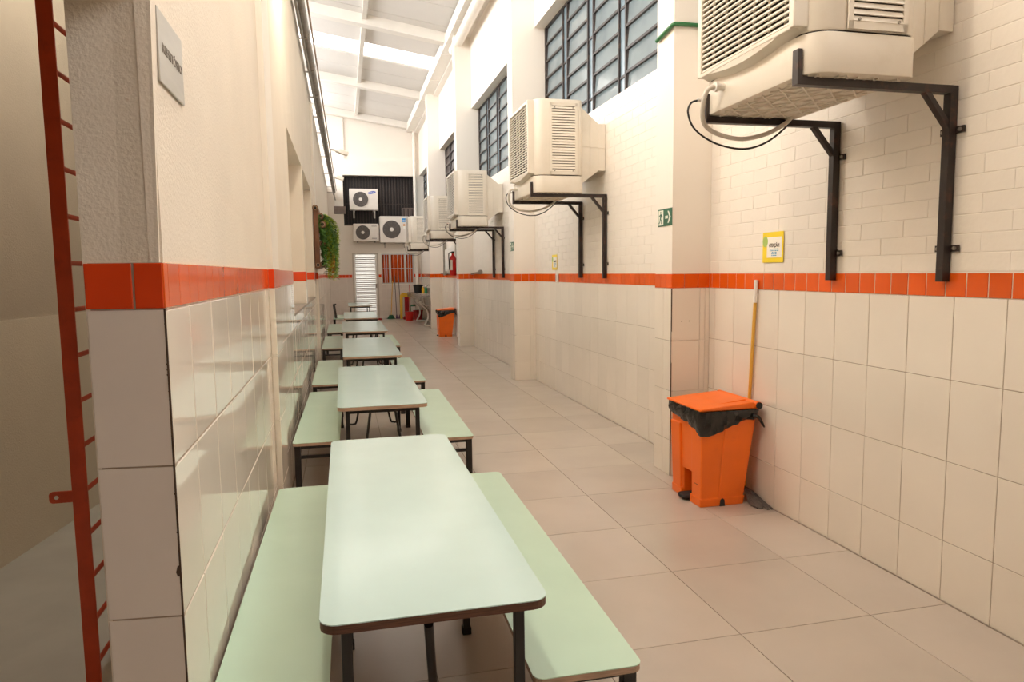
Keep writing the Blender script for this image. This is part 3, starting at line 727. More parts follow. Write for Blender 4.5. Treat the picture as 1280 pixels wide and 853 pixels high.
# ------------------------------------------------------------------ benches
BZ = 0.35
def bench(label, x0, x1, y0, y1, rz=0.0, edge='ply_edge'):
    cx, cy = (x0 + x1)/2, (y0 + y1)/2; w, l = x1 - x0, y1 - y0
    t = thing('bench', label, 'bench', (cx, cy, 0), rz, 'mint green refectory benches')
    MB().prism(rrect(-w/2, w/2, -l/2, l/2, 0.03), 'z', BZ - 0.003, BZ).build('seat', 'mint_bench', t)
    MB().prism(rrect(-w/2 + 0.001, w/2 - 0.001, -l/2 + 0.001, l/2 - 0.001, 0.03), 'z', BZ - 0.022, BZ - 0.003).build('plywood_edge', edge, t)
    lx, ly = w/2 - 0.03, l/2 - 0.045
    for sy in (-1, 1):
        for sx in (-1, 1):
            lg = MB().box(sx*lx - 0.02, sx*lx + 0.02, sy*ly - 0.02, sy*ly + 0.02, 0.01, BZ - 0.022).build('leg', 'black_steel', t, bevel=0.003)
            MB().box(sx*lx - 0.023, sx*lx + 0.023, sy*ly - 0.023, sy*ly + 0.023, 0.0, 0.025).build('rubber_foot', 'rubber', lg, bevel=0.003)
        MB().box(-lx, lx, sy*ly - 0.012, sy*ly + 0.012, BZ - 0.047, BZ - 0.022).build('crossbar', 'black_steel', t)
        MB().box(-lx, lx, sy*ly - 0.010, sy*ly + 0.010, 0.245 - 0.01, 0.245 + 0.01).build('stretcher', 'black_steel', t)
    for sx in (-1, 1): MB().box(sx*lx - 0.012, sx*lx + 0.012, -ly, ly, BZ - 0.047, BZ - 0.022).build('rail', 'black_steel', t)
    return t
bench('mint green bench right of the nearest table, rounded corner towards the camera', 0.485, 0.804, 1.755, 3.76, -0.012)
bench('mint green bench between the nearest table and the left tiled wall', -0.372, -0.065, 1.70, 3.76, -0.010)
bench('mint green bench right of the second table', 0.515, 0.848, 4.65, 6.68, -0.012)
bench('mint green bench against the wall left of the second table', -0.352, -0.045, 4.76, 6.85, -0.012)
bench('mint green bench right of the third table', 0.545, 0.82, 7.26, 9.31, -0.012)
bench('mint green bench against the wall left of the third table', -0.345, -0.035, 7.29, 9.35)
bench('mint green bench right of the fourth table', 0.60, 0.838, 10.92, 12.93)
bench('mint green bench against the wall left of the fourth table', -0.345, -0.03, 10.87, 13.05)
bench('mint green bench against the wall left of the fifth table', -0.335, -0.03, 13.85, 16.2)
bench('mint green bench set off to the right beyond the fifth table', 0.50, 0.825, 17.9, 19.38)
ch = thing('child_chair', 'small chair with dark tall back by the left wall beyond the benches', 'chair', (-0.10, 19.0, 0))
MB().prism(rrect(-0.17, 0.17, -0.85, 0.85, 0.03), 'z', 0.33, 0.35).build('seat', 'mint_bench', ch)
for x, y_ in ((-0.15, -0.8), (0.15, -0.8), (-0.15, 0.8), (0.15, 0.8)): MB().box(x - 0.018, x + 0.018, y_ - 0.018, y_ + 0.018, 0, 0.33).build('leg', 'black_steel', ch)
MB().obox((-0.10, -0.62, 0.33), (-0.15, -0.55, 0.70), 0.05, 0.03).build('backrest_post', 'black_steel', ch)
MB().obox((-0.165, -0.55, 0.69), (-0.09, -0.55, 0.70), 0.05, 0.03).build('backrest_rail', 'black_steel', ch)

# ------------------------------------------------------------------ evaporative coolers on brackets
def rbox_poly(x0, x1, y0, y1, rf, rb):
    # plan outline with rounded front (-x) corners and slightly rounded rear ones
    pts = []
    for cx, cy, a0, r in ((x1-rb, y1-rb, 0, rb), (x0+rf, y1-rf, 90, rf), (x0+rf, y0+rf, 180, rf), (x1-rb, y0+rb, 270, rb)):
        for i in range(7):
            a = R(a0 + 15 * i); pts.append((cx + r*math.cos(a), cy + r*math.sin(a)))
    return pts
CW, CD = 0.86, 0.49              # width along the wall, depth
def make_cooler(detail):
    t = thing('evaporative_cooler', '', 'air cooler', (0, 0, 0), 0, 'evaporative coolers on the right wall')
    # local frame: x 0 front .. CD back, y 0 near .. CW far, z 0 base
    pan = MB().prism(rbox_poly(0, CD, 0, CW, 0.10, 0.05), 'z', 0.0, 0.155)
    po = pan.build('water_pan', 'cooler', t, bevel=0.006, smooth=True)
    bo = MB().prism(rbox_poly(0.004, CD - 0.004, 0.004, CW - 0.004, 0.10, 0.05), 'z', 0.160, 0.86).build('housing', 'cooler', t, bevel=0.012, smooth=True)
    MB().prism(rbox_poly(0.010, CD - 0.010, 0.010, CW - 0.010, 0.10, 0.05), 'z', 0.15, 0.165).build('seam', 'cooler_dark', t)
    # louvred side panels
    for s, yf in ((-1, 0.0), (1, CW)):
        x0, x1, z0, z1 = 0.155, 0.425, 0.165, 0.825
        y_in = yf + 0.0
        fr = MB()
        for a in (x0, x1 - 0.022): fr.box(a, a + 0.022, min(yf, yf + s*0.008), max(yf, yf + s*0.008), z0, z1)
        for a in (z0, z1 - 0.03): fr.box(x0, x1, min(yf, yf + s*0.008), max(yf, yf + s*0.008), a, a + 0.03)
        so = fr.build('side_panel', 'cooler', t)
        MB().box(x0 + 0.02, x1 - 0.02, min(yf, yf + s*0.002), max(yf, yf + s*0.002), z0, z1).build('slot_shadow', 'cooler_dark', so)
        nl = 24; pitch = (z1 - z0 - 0.06) / nl
        lm = MB().add([(x0+0.02, s*0.010, 0), (x1-0.02, s*0.010, 0), (x1-0.02, s*0.002, pitch*0.80), (x0+0.02, s*0.002, pitch*0.80), (x0+0.02, s*0.0, 0), (x1-0.02, s*0.0, 0), (x1-0.02, 0, pitch*0.80), (x0+0.02, 0, pitch*0.80)],
                      [(0,1,2,3),(4,5,6,7),(0,1,5,4),(1,2,6,5),(2,3,7,6),(3,0,4,7)]).mesh('slat')
        for i in range(nl): obj('slat', lm, 'cooler', so, (0, yf, z0 + 0.03 + i * pitch))
        if detail and s < 0:
            for sx in (x0 + 0.045, x1 - 0.045):
                for sz in (0.20, 0.49, 0.78): MB().cyl((sx, -0.006, sz), (sx, -0.014, sz), 0.006, 8).build('screw', 'galv', so)
    # front grille: proud frame with curved lower lip
    gx = -0.045
    y0, y1, z0, z1 = 0.07, CW - 0.07, 0.178, 0.83
    n = 14; out = []
    for i in range(n + 1):
        f = i / n; out.append((y0 - 0.02 + (y1 - y0 + 0.04) * f, z0 - 0.015 - 0.045 * math.sin(PI * f)))
    lip = MB(); vs = []
    for y_, z_ in out: vs += [(gx, y_, z0 + 0.012), (gx + 0.004, y_, z_ + 0.03), (0.03, y_, z_)]
    lip.add(vs, [(3*i+k, 3*i+3+k, 3*i+4+k, 3*i+1+k) for i in range(n) for k in (0, 1)])
    go = lip.build('grille_frame', 'cooler', t, smooth=True)
    fr = MB()
    fr.box(gx, 0.02, y0 - 0.02, y0 + 0.015, z0, z1 + 0.02).box(gx, 0.02, y1 - 0.015, y1 + 0.02, z0, z1 + 0.02).box(gx, 0.02, y0, y1, z1 - 0.01, z1 + 0.02).box(gx, 0.02, y0, y1, z0 - 0.005, z0 + 0.015)
    fr.build('grille_rim', 'cooler', t, bevel=0.005)
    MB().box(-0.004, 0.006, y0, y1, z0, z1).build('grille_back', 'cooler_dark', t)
    nl = 26; pitch = (z1 - z0 - 0.03) / nl
    lm = MB().add([(gx+0.004, y0+0.012, 0), (gx+0.004, y1-0.012, 0), (gx+0.012, y1-0.012, pitch*0.50), (gx+0.012, y0+0.012, pitch*0.50), (gx+0.010, y0+0.012, -0.003), (gx+0.010, y1-0.012, -0.003), (gx+0.022, y1-0.012, pitch*0.50-0.003), (gx+0.022, y0+0.012, pitch*0.50-0.003)],
                  [(0,1,2,3),(7,6,5,4),(0,4,5,1),(1,5,6,2),(2,6,7,3),(3,7,4,0)]).mesh('slat')
    for i in range(nl): obj('slat', lm, 'cooler', go, (0, 0, z0 + 0.018 + i * pitch))
    for q in range(6):
        yq = y0 + (y1 - y0) * (q + 0.7) / 6.4; MB().box(-0.016, -0.008, yq - 0.006, yq + 0.006, z0, z1).build('rib', 'cooler', go)
    # duct to the wall
    wx = XR - 1.765 - 0.004
    d0 = [(CD - 0.005, 0.05, 0.09), (CD - 0.005, CW - 0.05, 0.09), (CD - 0.005, CW - 0.05, 0.80), (CD - 0.005, 0.05, 0.80)]
    d1 = [(wx - 0.07, 0.10, 0.225), (wx - 0.07, CW - 0.10, 0.225), (wx - 0.07, CW - 0.10, 0.665), (wx - 0.07, 0.10, 0.665)]
    d2 = [(wx, p[1], p[2]) for p in d1]
    db = MB().add(d0 + d1 + d2, [(0,1,2,3)] + [(i, (i+1) % 4, 4+(i+1) % 4, 4+i) for i in range(4)] + [(4+i, 4+(i+1) % 4, 8+(i+1) % 4, 8+i) for i in range(4)] + [(11,10,9,8)])
    do = db.build('duct', 'duct', t)
    sp = Vector(d0[0]) * 0.5 + Vector(d1[0]) * 0.5
    MB().obox((CD, 0.048, 0.445), (wx - 0.07, 0.098, 0.445), 0.004, 0.012).obox((wx - 0.07, 0.098, 0.445), (wx, 0.098, 0.445), 0.004, 0.012).build('seam', 'duct', do)
    a0, a1 = Vector(d0[0]).lerp(Vector(d1[0]), 0.5), Vector(d0[3]).lerp(Vector(d1[3]), 0.5)
    MB().obox(a0, a1, 0.006, 0.006).obox(d1[0], d1[3], 0.006, 0.006).build('seam', 'duct', do)
    # ribbed underside
    if detail:
        rb = MB()
        for q in range(7): rb.obox((0.03, 0.06 + q*0.122, -0.003), (CD - 0.03, 0.06 + q*0.122, -0.003), 0.006, 0.008)
        for q in range(5): rb.obox((0.06 + q*0.09, 0.03, -0.003), (0.06 + q*0.09, CW - 0.03, -0.003), 0.006, 0.008)
        for q in range(-3, 7):
            a = max(0.03, q*0.122); b_ = min(CW - 0.03, q*0.122 + 0.43)
            if b_ - a > 0.1:
                rb.obox((0.03 + (a - q*0.122), a, -0.003), (0.03 + (b_ - q*0.122), b_, -0.003), 0.006, 0.007)
                rb.obox((CD - 0.03 - (a - q*0.122), a, -0.003), (CD - 0.03 - (b_ - q*0.122), b_, -0.003), 0.006, 0.007)
        rb.build('underside_rib', 'cooler', po)
    # water fitting, hose, cable
    MB().cyl((0.0, CW - 0.22, 0.10), (-0.035, CW - 0.22, 0.10), 0.018, 12).cyl((-0.03, CW - 0.22, 0.10), (-0.045, CW - 0.22, 0.10), 0.024, 8).build('hose_fitting', 'white_plastic', t, smooth=True)
    MB().tube(arc([(-0.045, CW-0.22, 0.10), (-0.075, CW-0.21, 0.085), (-0.085, CW-0.19, 0.03), (-0.06, CW-0.15, -0.05), (0.02, CW-0.13, -0.095), (0.16, CW-0.12, -0.115), (0.30, CW-0.115, -0.085), (0.40, CW-0.115, -0.035), (0.44, CW-0.115, 0.0)], 6), 0.011, 10).build('hose', 'hose', t, smooth=True)
    MB().tube(arc([(-0.02, CW-0.03, 0.085), (-0.06, CW-0.02, 0.07), (-0.075, CW-0.02, 0.02), (-0.04, CW-0.03, -0.06), (0.06, CW-0.06, -0.13), (0.20, CW-0.08, -0.155), (0.32, CW-0.09, -0.12), (0.42, CW-0.10, -0.045), (0.45, CW-0.1, 0.0)], 6), 0.005, 8).build('power_cable', 'cable', t, smooth=True)
    MB().cyl((0.02, CW-0.035, 0.085), (-0.03, CW-0.03, 0.085), 0.010, 8).build('cable_gland', 'white_plastic', t)
    return t
def make_bracket():
    t = thing('wall_bracket', '', 'bracket', (0, 0, 0), 0, 'steel brackets under the coolers')
    W = XR - 1.765               # local x 0 = front tip, W = wall face
    for k, y_ in enumerate((0.075, 0.785)):
        MB().box(-0.012, W - 0.004, y_ - 0.019, y_ + 0.019, -0.036, -0.004).build('arm', 'bracket_steel', t, bevel=0.002)
        MB().box(-0.016, 0.010 - 0.016 + 0.010, y_ - 0.019, y_ + 0.019, -0.036, 0.10).build('upright', 'bracket_steel', t, bevel=0.002)
        ps = MB().box(W - 0.042, W - 0.004, y_ - 0.019, y_ + 0.019, -0.815, -0.004).build('post', 'bracket_steel', t, bevel=0.002)
        MB().obox((W - 0.155, y_, -0.03), (W - 0.03, y_, -0.175), 0.028, 0.022, (1, 0, 1)).build('brace', 'bracket_steel', t)
        for z in (-0.185, -0.675):
            MB().box(W - 0.010, W - 0.003, y_ - 0.06, y_ + 0.06, z - 0.014, z + 0.014).build('fixing_plate', 'bracket_steel', ps)
            for s in (-1, 1): MB().cyl((W - 0.008, y_ + s*0.043, z), (W - 0.018, y_ + s*0.043, z), 0.008, 8).build('bolt', 'galv', ps)
    return t
CZ = 2.215
cool_y = [2.42, 6.42, 10.90, 14.38, 18.75]
cool_z = [2.215, 2.205, 2.185, 2.165, 2.10]
c_lab = ['nearest beige air cooler, cut by the top of the picture, ribbed underside in view', 'beige air cooler second from the camera, above the fire exit sign', 'beige air cooler third from the camera', 'beige air cooler fourth from the camera, above the far orange bin', 'farthest air cooler, smallest, beside the far window']
b_lab = ['black steel wall bracket holding the nearest air cooler', 'black steel wall bracket holding the second air cooler', 'black steel wall bracket holding the third air cooler', 'black steel wall bracket holding the fourth air cooler', 'black steel wall bracket holding the farthest air cooler']
c0, b0 = make_cooler(True), make_bracket()
for i, yc in enumerate(cool_y):
    c = c0 if i == 0 else copy_tree(c0); b = b0 if i == 0 else copy_tree(b0)
    dx = 0
    c.location = (1.765, yc, cool_z[i]); b.location = (1.765, yc, cool_z[i])
    c['label'] = c_lab[i]; b['label'] = b_lab[i]

# ------------------------------------------------------------------ pedal bins and the mop
def make_bin():
    t = thing('pedal_bin', '', 'bin', (0, 0, 0), 0, 'orange pedal bins with black liners')
    # local: x 0 front (pedal side) .. 0.37 back, y 0 near .. 0.43 far
    H = 0.57
    def taper(mb):
        out = []
        for x, y_, z in mb.v:
            k = 0.87 + 0.13 * min(1, max(0, z / H))
            out.append((0.03 + (x - 0.03) * (0.80 + 0.20 * min(1, z / H)) if x > 0.03 else x + 0.012 * (1 - z / H), 0.215 + (y_ - 0.215) * k, z))
        mb.v = out; return mb
    b = MB().prism([(0, 0), (0.155, 0), (0.155, 0.19), (0.275, 0.19), (0.275, 0), (0.43, 0), (0.43, H), (0, H)], 'x', 0.012, 0.16)
    taper(b); bo = b.build('body', 'bin_orange', t, bevel=0.008)
    taper(MB().box(0.155, 0.37, 0.0, 0.43, 0, H)).build('body_back', 'bin_orange', t, bevel=0.01)
    taper(MB().box(0.0, 0.03, 0.0, 0.135, 0, H - 0.09).box(0.0, 0.03, 0.295, 0.43, 0, H - 0.09)).build('corner_rib', 'bin_orange', t, bevel=0.008)
    taper(MB().box(-0.004, 0.374, -0.004, 0.15, 0.0, 0.055).box(-0.004, 0.374, 0.28, 0.434, 0.0, 0.055)).build('foot_rim', 'bin_orange', t, bevel=0.006)
    MB().prism(rrect(-0.03, 0.10, 0.165, 0.265, 0.03), 'z', 0.012, 0.035).build('pedal', 'rubber', t, bevel=0.006)
    MB().prism([(0.14, 0.0), (0.175, 0.0), (0.17, 0.04), (0.158, 0.05), (0.145, 0.04)], 'y', 0.018, 0.024).build('foot_slot', 'rubber', t)
    MB().prism(rrect(0.0, 0.36, 0.0, 0.43, 0.03), 'z', H - 0.01, H + 0.012).build('rim', 'bin_orange', t)
    # lid slopes up to the hinge, with raised ribs
    lid = MB().prism([(-0.02, H + 0.038), (-0.02, H + 0.052), (0.34, H + 0.080), (0.37, H + 0.062), (0.36, H + 0.040)], 'y', -0.012, 0.442)
    lo = lid.build('lid', 'bin_orange', t, bevel=0.006)
    MB().prism([(0.10, H + 0.058), (0.16, H + 0.068), (0.33, H + 0.088), (0.335, H + 0.07)], 'y', 0.06, 0.37).build('lid_rib', 'bin_orange', lo, bevel=0.004)
    MB().cyl((0.372, -0.02, H + 0.058), (0.372, 0.45, H + 0.058), 0.024, 14).build('hinge', 'bin_orange', lo, smooth=True)
    for y_ in (-0.028, 0.446): MB().cyl((0.372, y_, H + 0.058), (0.372, y_ + 0.01, H + 0.058), 0.021, 14).build('hinge_cap', 'rubber', lo)
    # liner hanging over the rim
    rnd = random.Random(3); n = 96; ring = rrect(-0.014, 0.384, -0.014, 0.444, 0.035, 6)
    per = []
    for i in range(n):
        f = i / n * len(ring); a, bb = ring[int(f) % len(ring)], ring[(int(f) + 1) % len(ring)]; q = f - int(f)
        per.append((a[0] + (bb[0] - a[0]) * q, a[1] + (bb[1] - a[1]) * q))
    # resample evenly
    tot = 0; acc = [0]
    for i in range(n): tot += math.dist(per[i], per[(i+1) % n]); acc.append(tot)
    pts = []
    for k in range(n):
        s = tot * k / n; i = max(j for j in range(n) if acc[j] <= s); q = (s - acc[i]) / max(1e-6, acc[i+1] - acc[i]); a, bb = per[i], per[(i+1) % n]
        pts.append((a[0] + (bb[0]-a[0])*q, a[1] + (bb[1]-a[1])*q))
    lv = 7; vs = []
    for j in range(lv):
        f = j / (lv - 1)
        for k, (x, y_) in enumerate(pts):
            cx, cy = x - 0.185, y_ - 0.215; L = math.hypot(cx, cy)
            near = max(0, 1 - math.dist((x, y_), (0.0, 0.0)) / 0.33)
            drop = 0.070 + 0.085 * near + 0.010 * math.sin(k * 0.26) + 0.003 * math.sin(k * 1.1)
            off = 0.006 * math.sin(k * 0.9 + j * 1.3) + 0.005 * math.sin(k * 2.1 + j) + 0.010 * math.sin(PI * f) - 0.012 * f
            vs.append((x + cx / L * off, y_ + cy / L * off, H + 0.036 - f * drop ))
    fs = [(j*n+k, j*n+(k+1) % n, (j+1)*n+(k+1) % n, (j+1)*n+k) for j in range(lv-1) for k in range(n)]
    MB().add(vs, fs).build('bin_liner', 'bag', t, smooth=True)
    MB().tube(arc([(0.33, -0.02, H + 0.0), (0.36, -0.035, H - 0.01), (0.385, -0.04, H - 0.05), (0.405, -0.03, H - 0.075)], 5), 0.014, 8, r1=0.005).build('liner_knot', 'bag', t, smooth=True)
    lb = MB()
    for q in range(4): lb.box(0.009, 0.0115, 0.06, 0.10, 0.135 + q*0.012, 0.139 + q*0.012)
    lb.build('moulded_mark', 'ink_dark', t)
    return t
bin0 = make_bin()
bin0.location = (2.085, 3.795, 0)
bin0['label'] = 'orange pedal bin with black liner close by, mop handle behind it'
bin1 = copy_tree(bin0); bin1.location = (2.10, 15.95, 0)
bin1['label'] = 'small looking orange bin far down the corridor between the pilasters'
mp_ = thing('mop', 'mop with yellow handle and white tip leaning behind the near orange bin', 'mop', (2.497, 3.76, 0))
MB().tube([(0.0, 0.225, 0.05), (0.0, 0.142, 1.27)], 0.011, 10).build('handle', 'yellow_wood', mp_, smooth=True)
MB().tube([(0.0, 0.143, 1.255), (0.0, 0.134, 1.395)], 0.013, 10).build('handle_sleeve', 'white_plastic', mp_, smooth=True)
rnd = random.Random(5); st = MB()
for i in range(46):
    a = rnd.uniform(0, 2*PI); L = rnd.uniform(0.04, 0.13); dx, dy = -abs(math.cos(a))*L*0.7, math.sin(a)*L*0.6
    dx = min(dx, 0.010)
    st.tube(arc([(0, 0.22, 0.055), (dx*0.4, 0.15 + dy*0.3, 0.05), (dx*0.9, 0.04 + dy*0.6, 0.022), (dx, -0.02 + dy, 0.007)], 3), 0.005, 5)
st.build('mop_head', 'mop_fibre', mp_)

# ------------------------------------------------------------------ signs and notices
def notice(label, yc, zc, full=True):
    t = thing('notice', label, 'notice', (XR - 0.003, yc, zc), 0, 'yellow paper notices on the right wall')
    MB().box(-0.0015, 0, -0.104, 0.104, -0.091, 0.091).build('sheet', 'notice_yellow', t)
    MB().box(-0.003, -0.0015, -0.090, 0.058, -0.062, 0.060).build('white_panel', 'notice_white', t)
    MB().prism([(0.075 + 0.026*math.cos(a*PI/8), 0.035 + 0.033*math.sin(a*PI/8)) for a in range(16)], 'x', -0.0042, -0.003).build('leaf_drawing', 'leaf_print', t)
    if full:
        text('heading', 'ATENÇÃO!', 0.03, (-0.0035, -0.016, 0.010), '-x', 'ink_dark', t, 0.105, 0.0006)
        tl_ = MB(); rt_ = random.Random(2)
        for i in range(5):
            y_ = -0.060 if i < 2 else -0.040; y1_ = 0.028 if i < 2 else 0.010
            while y_ < y1_:
                w_ = rt_.uniform(0.008, 0.02); tl_.box(-0.0036, -0.003, y_, min(y_ + w_, y1_), -0.014 - i * 0.0095, -0.009 - i * 0.0095); y_ += w_ + 0.004
        tl_.build('print_lines', 'ink_blue', t)
    return t
notice('yellow notice headed ATENÇÃO on the brick near the bin', 3.75, 1.592)
notice('small far yellow notice beside the second air cooler bracket', 8.22, 1.574)
def exit_sign(label, py, zc):
    t = thing('exit_sign', label, 'sign', (PX - 0.0015, py + 0.112, zc), 0, 'green fire exit signs on the pilasters')
    MB().box(-0.0025, 0, -0.112, 0.112, -0.06, 0.06).build('plate', 'sign_green', t)
    MB().box(-0.0035, -0.0025, 0.022, 0.098, -0.052, 0.052).build('doorway', 'sign_white', t)
    m_ = MB(); X0, X1 = -0.0046, -0.0035
    def P(*pp): m_.prism([(0.060 - (p[0]), p[1]) for p in pp], 'x', X0, X1)
    P((-0.008, 0.030), (0.004, 0.030), (0.004, 0.043), (-0.008, 0.043))                       # head
    P((-0.014, -0.004), (0.006, -0.004), (0.012, 0.026), (-0.006, 0.028))                    # torso
    P((0.006, 0.026), (0.026, 0.012), (0.022, 0.006), (0.004, 0.016))                        # arm
    P((-0.008, 0.026), (-0.028, 0.016), (-0.026, 0.009), (-0.010, 0.016))                    # arm
    P((-0.002, -0.002), (0.016, -0.022), (0.010, -0.044), (0.003, -0.043), (0.006, -0.022), (-0.010, -0.008))
    P((-0.014, -0.004), (-0.018, -0.026), (-0.032, -0.036), (-0.029, -0.043), (-0.010, -0.029), (-0.004, -0.004))
    m_.build('running_figure', 'sign_green', t)
    a = MB()
    a.prism([(-0.008, -0.010), (-0.008, 0.010), (-0.050, 0.010), (-0.050, -0.010)], 'x', -0.0035, -0.0025)
    a.prism([(-0.045, 0.042), (-0.062, 0.042), (-0.092, 0.0), (-0.062, -0.042), (-0.045, -0.042), (-0.072, 0.0)], 'x', -0.0036, -0.0025)
    a.build('arrow', 'sign_white', t)
exit_sign('green running figure exit sign on the nearest pilaster', PIL[1] + 0.0, 1.833)
exit_sign('green running figure exit sign on the second pilaster, tiny in the distance', PIL[2] + 0.0, 1.803)
pq = thing('plaque', 'grey metal wall plaque reading REFEITÓRIO at the end of the left wall', 'sign', (XL + 0.003, 1.895, 1.985))
MB().box(-0.002, 0.003, -0.125, 0.125, -0.082, 0.082).build('plate', 'plaque', pq, bevel=0.001)
text('lettering', 'REFEITÓRIO', 0.030, (0.0036, 0.008, 0.0), '+x', 'plaque_ink', pq, 0.20, 0.0004)

# ------------------------------------------------------------------ red ladder in the alcove
ld = thing('ladder', 'red steel ladder standing in the alcove at the left edge', 'ladder', (-0.905, 2.635, 0))
for y_ in (0.0, 0.36): MB().box(-0.024, 0.024, y_ - 0.005, y_ + 0.005, 0.0, 3.0).build('stile', 'ladder_red', ld, bevel=0.0015)
for k in range(18): MB().tube([(0.0, 0.0, 0.085 + k*0.1585), (0.0, 0.36, 0.085 + k*0.1585)], 0.0085, 10).build('rung', 'ladder_red', ld, smooth=True)
for z in (0.715, 2.45):
    tb = MB().prism(rrect(-0.095, -0.015, z - 0.02, z + 0.02, 0.012), 'y', -0.004, 0.003).build('fixing_tab', 'ladder_red', ld)
    MB().cyl((-0.072, -0.006, z), (-0.072, -0.003, z), 0.007, 10).build('tab_hole', 'notice_white', tb)

# ------------------------------------------------------------------ pipes and lamps
gp = MB().tube(arc([(XR - 0.02, PIL[1] - 0.018, 3.105), (PX + 0.03, PIL[1] - 0.018, 3.105), (PX - 0.014, PIL[1] - 0.014, 3.10), (PX - 0.018, PIL[1] + 0.03, 3.095), (PX - 0.018, PIL[1] + 0.20, 3.075), (PX - 0.018, PIL[1] + 0.235, 3.07)], 6), 0.014, 10).build('green_pipe', 'pipe_green', smooth=True)
tag(gp, 'green plastic pipe bent around the nearest pilaster up high', 'pipe')
bp_ = thing('rain_pipe', 'thick cream pipe running under the roof gutter along the right wall', 'pipe', (2.30, 0, 5.86))
MB().tube([(0, YB + 0.02, 0), (0, 14.25, 0)], 0.095, 20).build('pipe', 'pipe_white', bp_, smooth=True)
MB().tube([(0, 14.1, 0), (0, 14.3, 0)], 0.102, 20).build('end_cap', 'pipe_white', bp_, smooth=True)
for y_ in (2, 6, 10, 13.8): MB().box(-0.012, 0.012, y_ - 0.012, y_ + 0.012, 0.09, 0.14).build('hanger', 'galv', bp_)
dp = MB().tube([(2.375, YE - 0.08, 0.0), (2.375, YE - 0.08, 6.0)], 0.055, 14).build('downpipe', 'pipe_white', smooth=True)
tag(dp, 'white vertical downpipe in the far right corner', 'pipe')
cd = thing('conduit', 'grey steel conduit running along the top edge of the left wall', 'conduit', (0, 0, 0))
def cpt(y_): f = max(0, (y_ - 7.5) / 15.5); return (-0.327 + 0.145 * f, y_, 4.155 - 0.10 * f)
MB().tube([cpt(y_) for y_ in (YB + 0.05, 3, 7.5, 11, 15, 19, 23.2)], 0.052, 14).build('pipe', 'galv', cd, smooth=True)
MB().tube([(p[0] - 0.02, p[1], p[2] - 0.10) for p in map(cpt, (YB + 0.05, 3, 7.5, 11, 15, 19, 23.2))], 0.014, 8).build('cable', 'galv', cd, smooth=True)
MB().tube([(p[0] + 0.075, p[1], p[2] + 0.03) for p in map(cpt, (YB + 0.05, 3, 7.5, 11, 15, 19, 23.2))], 0.010, 8).build('cable', 'ply_edge', cd, smooth=True)
for k in range(20):
    p = cpt(-2 + k * 1.3)
    MB().tube([(p[0], p[1] - 0.02, p[2]), (p[0], p[1] + 0.02, p[2])], 0.057, 14).build('coupling', 'galv', cd, smooth=True)
    MB().obox((XL + 0.008, p[1], p[2] - 0.07), (p[0] + 0.03, p[1], p[2] - 0.07), 0.03, 0.012).build('bracket', 'galv', cd)
def wall_lamp(label, y_, reach, drop):
    p = cpt(y_)
    t = thing('spot_lamp', label, 'lamp', (p[0], y_, p[2] + 0.06), 0, 'spot lamps on the conduit')
    MB().tube([(0.062, 0, 0), (reach * 0.45, 0, drop * 0.3)], 0.018, 10).build('arm', 'galv', t, smooth=True)
    o = MB().lathe([(0.022, -0.06), (0.045, -0.03), (0.045, 0.03), (0.022, 0.06)], (0, 0, 0), 14).build('socket', 'lamp_white', t, smooth=True); o.location = (reach * 0.55, 0, drop * 0.5); o.rotation_euler = (0, R(100), 0)
    o = MB().box(-0.10, 0.10, -0.06, 0.06, -0.05, 0.05).build('head', 'lamp_white', t, bevel=0.015); o.location = (reach * 0.85, 0, drop); o.rotation_euler = (0, R(18), 0)
    return t
def fill_lamp(label, y_):  # unseen lamp added to warm and brighten the foreground
    t = wall_lamp(label, y_, 0.42, -0.06)
    o = MB().lathe([(0.015, -0.055), (0.045, -0.04), (0.05, 0.0), (0.03, 0.03)], (0, 0, 0), 14).build('fill_bulb', 'warm_fill_bulb', t, smooth=True); o.location = (0.36, 0, -0.14)
    ld_ = bpy.data.lights.new('warm_fill_light', 'POINT'); ld_.energy = 58; ld_.color = (1.0, 0.85, 0.66); ld_.shadow_soft_size = 0.09
    lo_ = bpy.data.objects.new('warm_fill_light', ld_); COL.objects.link(lo_); lo_.parent = t; lo_.location = (0.36, 0, -0.26)
mat('warm_fill_bulb', (1, 0.9, 0.7), 0.5, emit=(1.0, 0.75, 0.45), estr=12)
fill_lamp('added warm fill lamp on the conduit, nearest, unseen above the picture', 2.3)
fill_lamp('added warm fill lamp on the conduit over the second table, unseen above the picture', 5.4)
wall_lamp('cream spot lamp sticking out from the conduit, nearer of the two', 16.0, 0.42, -0.06)
wall_lamp('cream spot lamp at the far end of the conduit', 20.3, 0.27, -0.02)
db = thing('junction_box', 'dark box hanging under the far end of the conduit', 'box', (-0.02, 22.6, 3.32))
MB().box(-0.18, 0.18, -0.12, 0.12, 0.0, 0.22).build('casing', 'vent_grey', db, bevel=0.01)
MB().box(-0.15, 0.10, -0.09, 0.09, 0.22, 0.40).build('top_unit', 'white_plastic', db, bevel=0.01)
MB().tube([(-0.12, 0, 0.4), (-0.16, 0, 0.60)], 0.02, 8).build('hanger', 'galv', db)

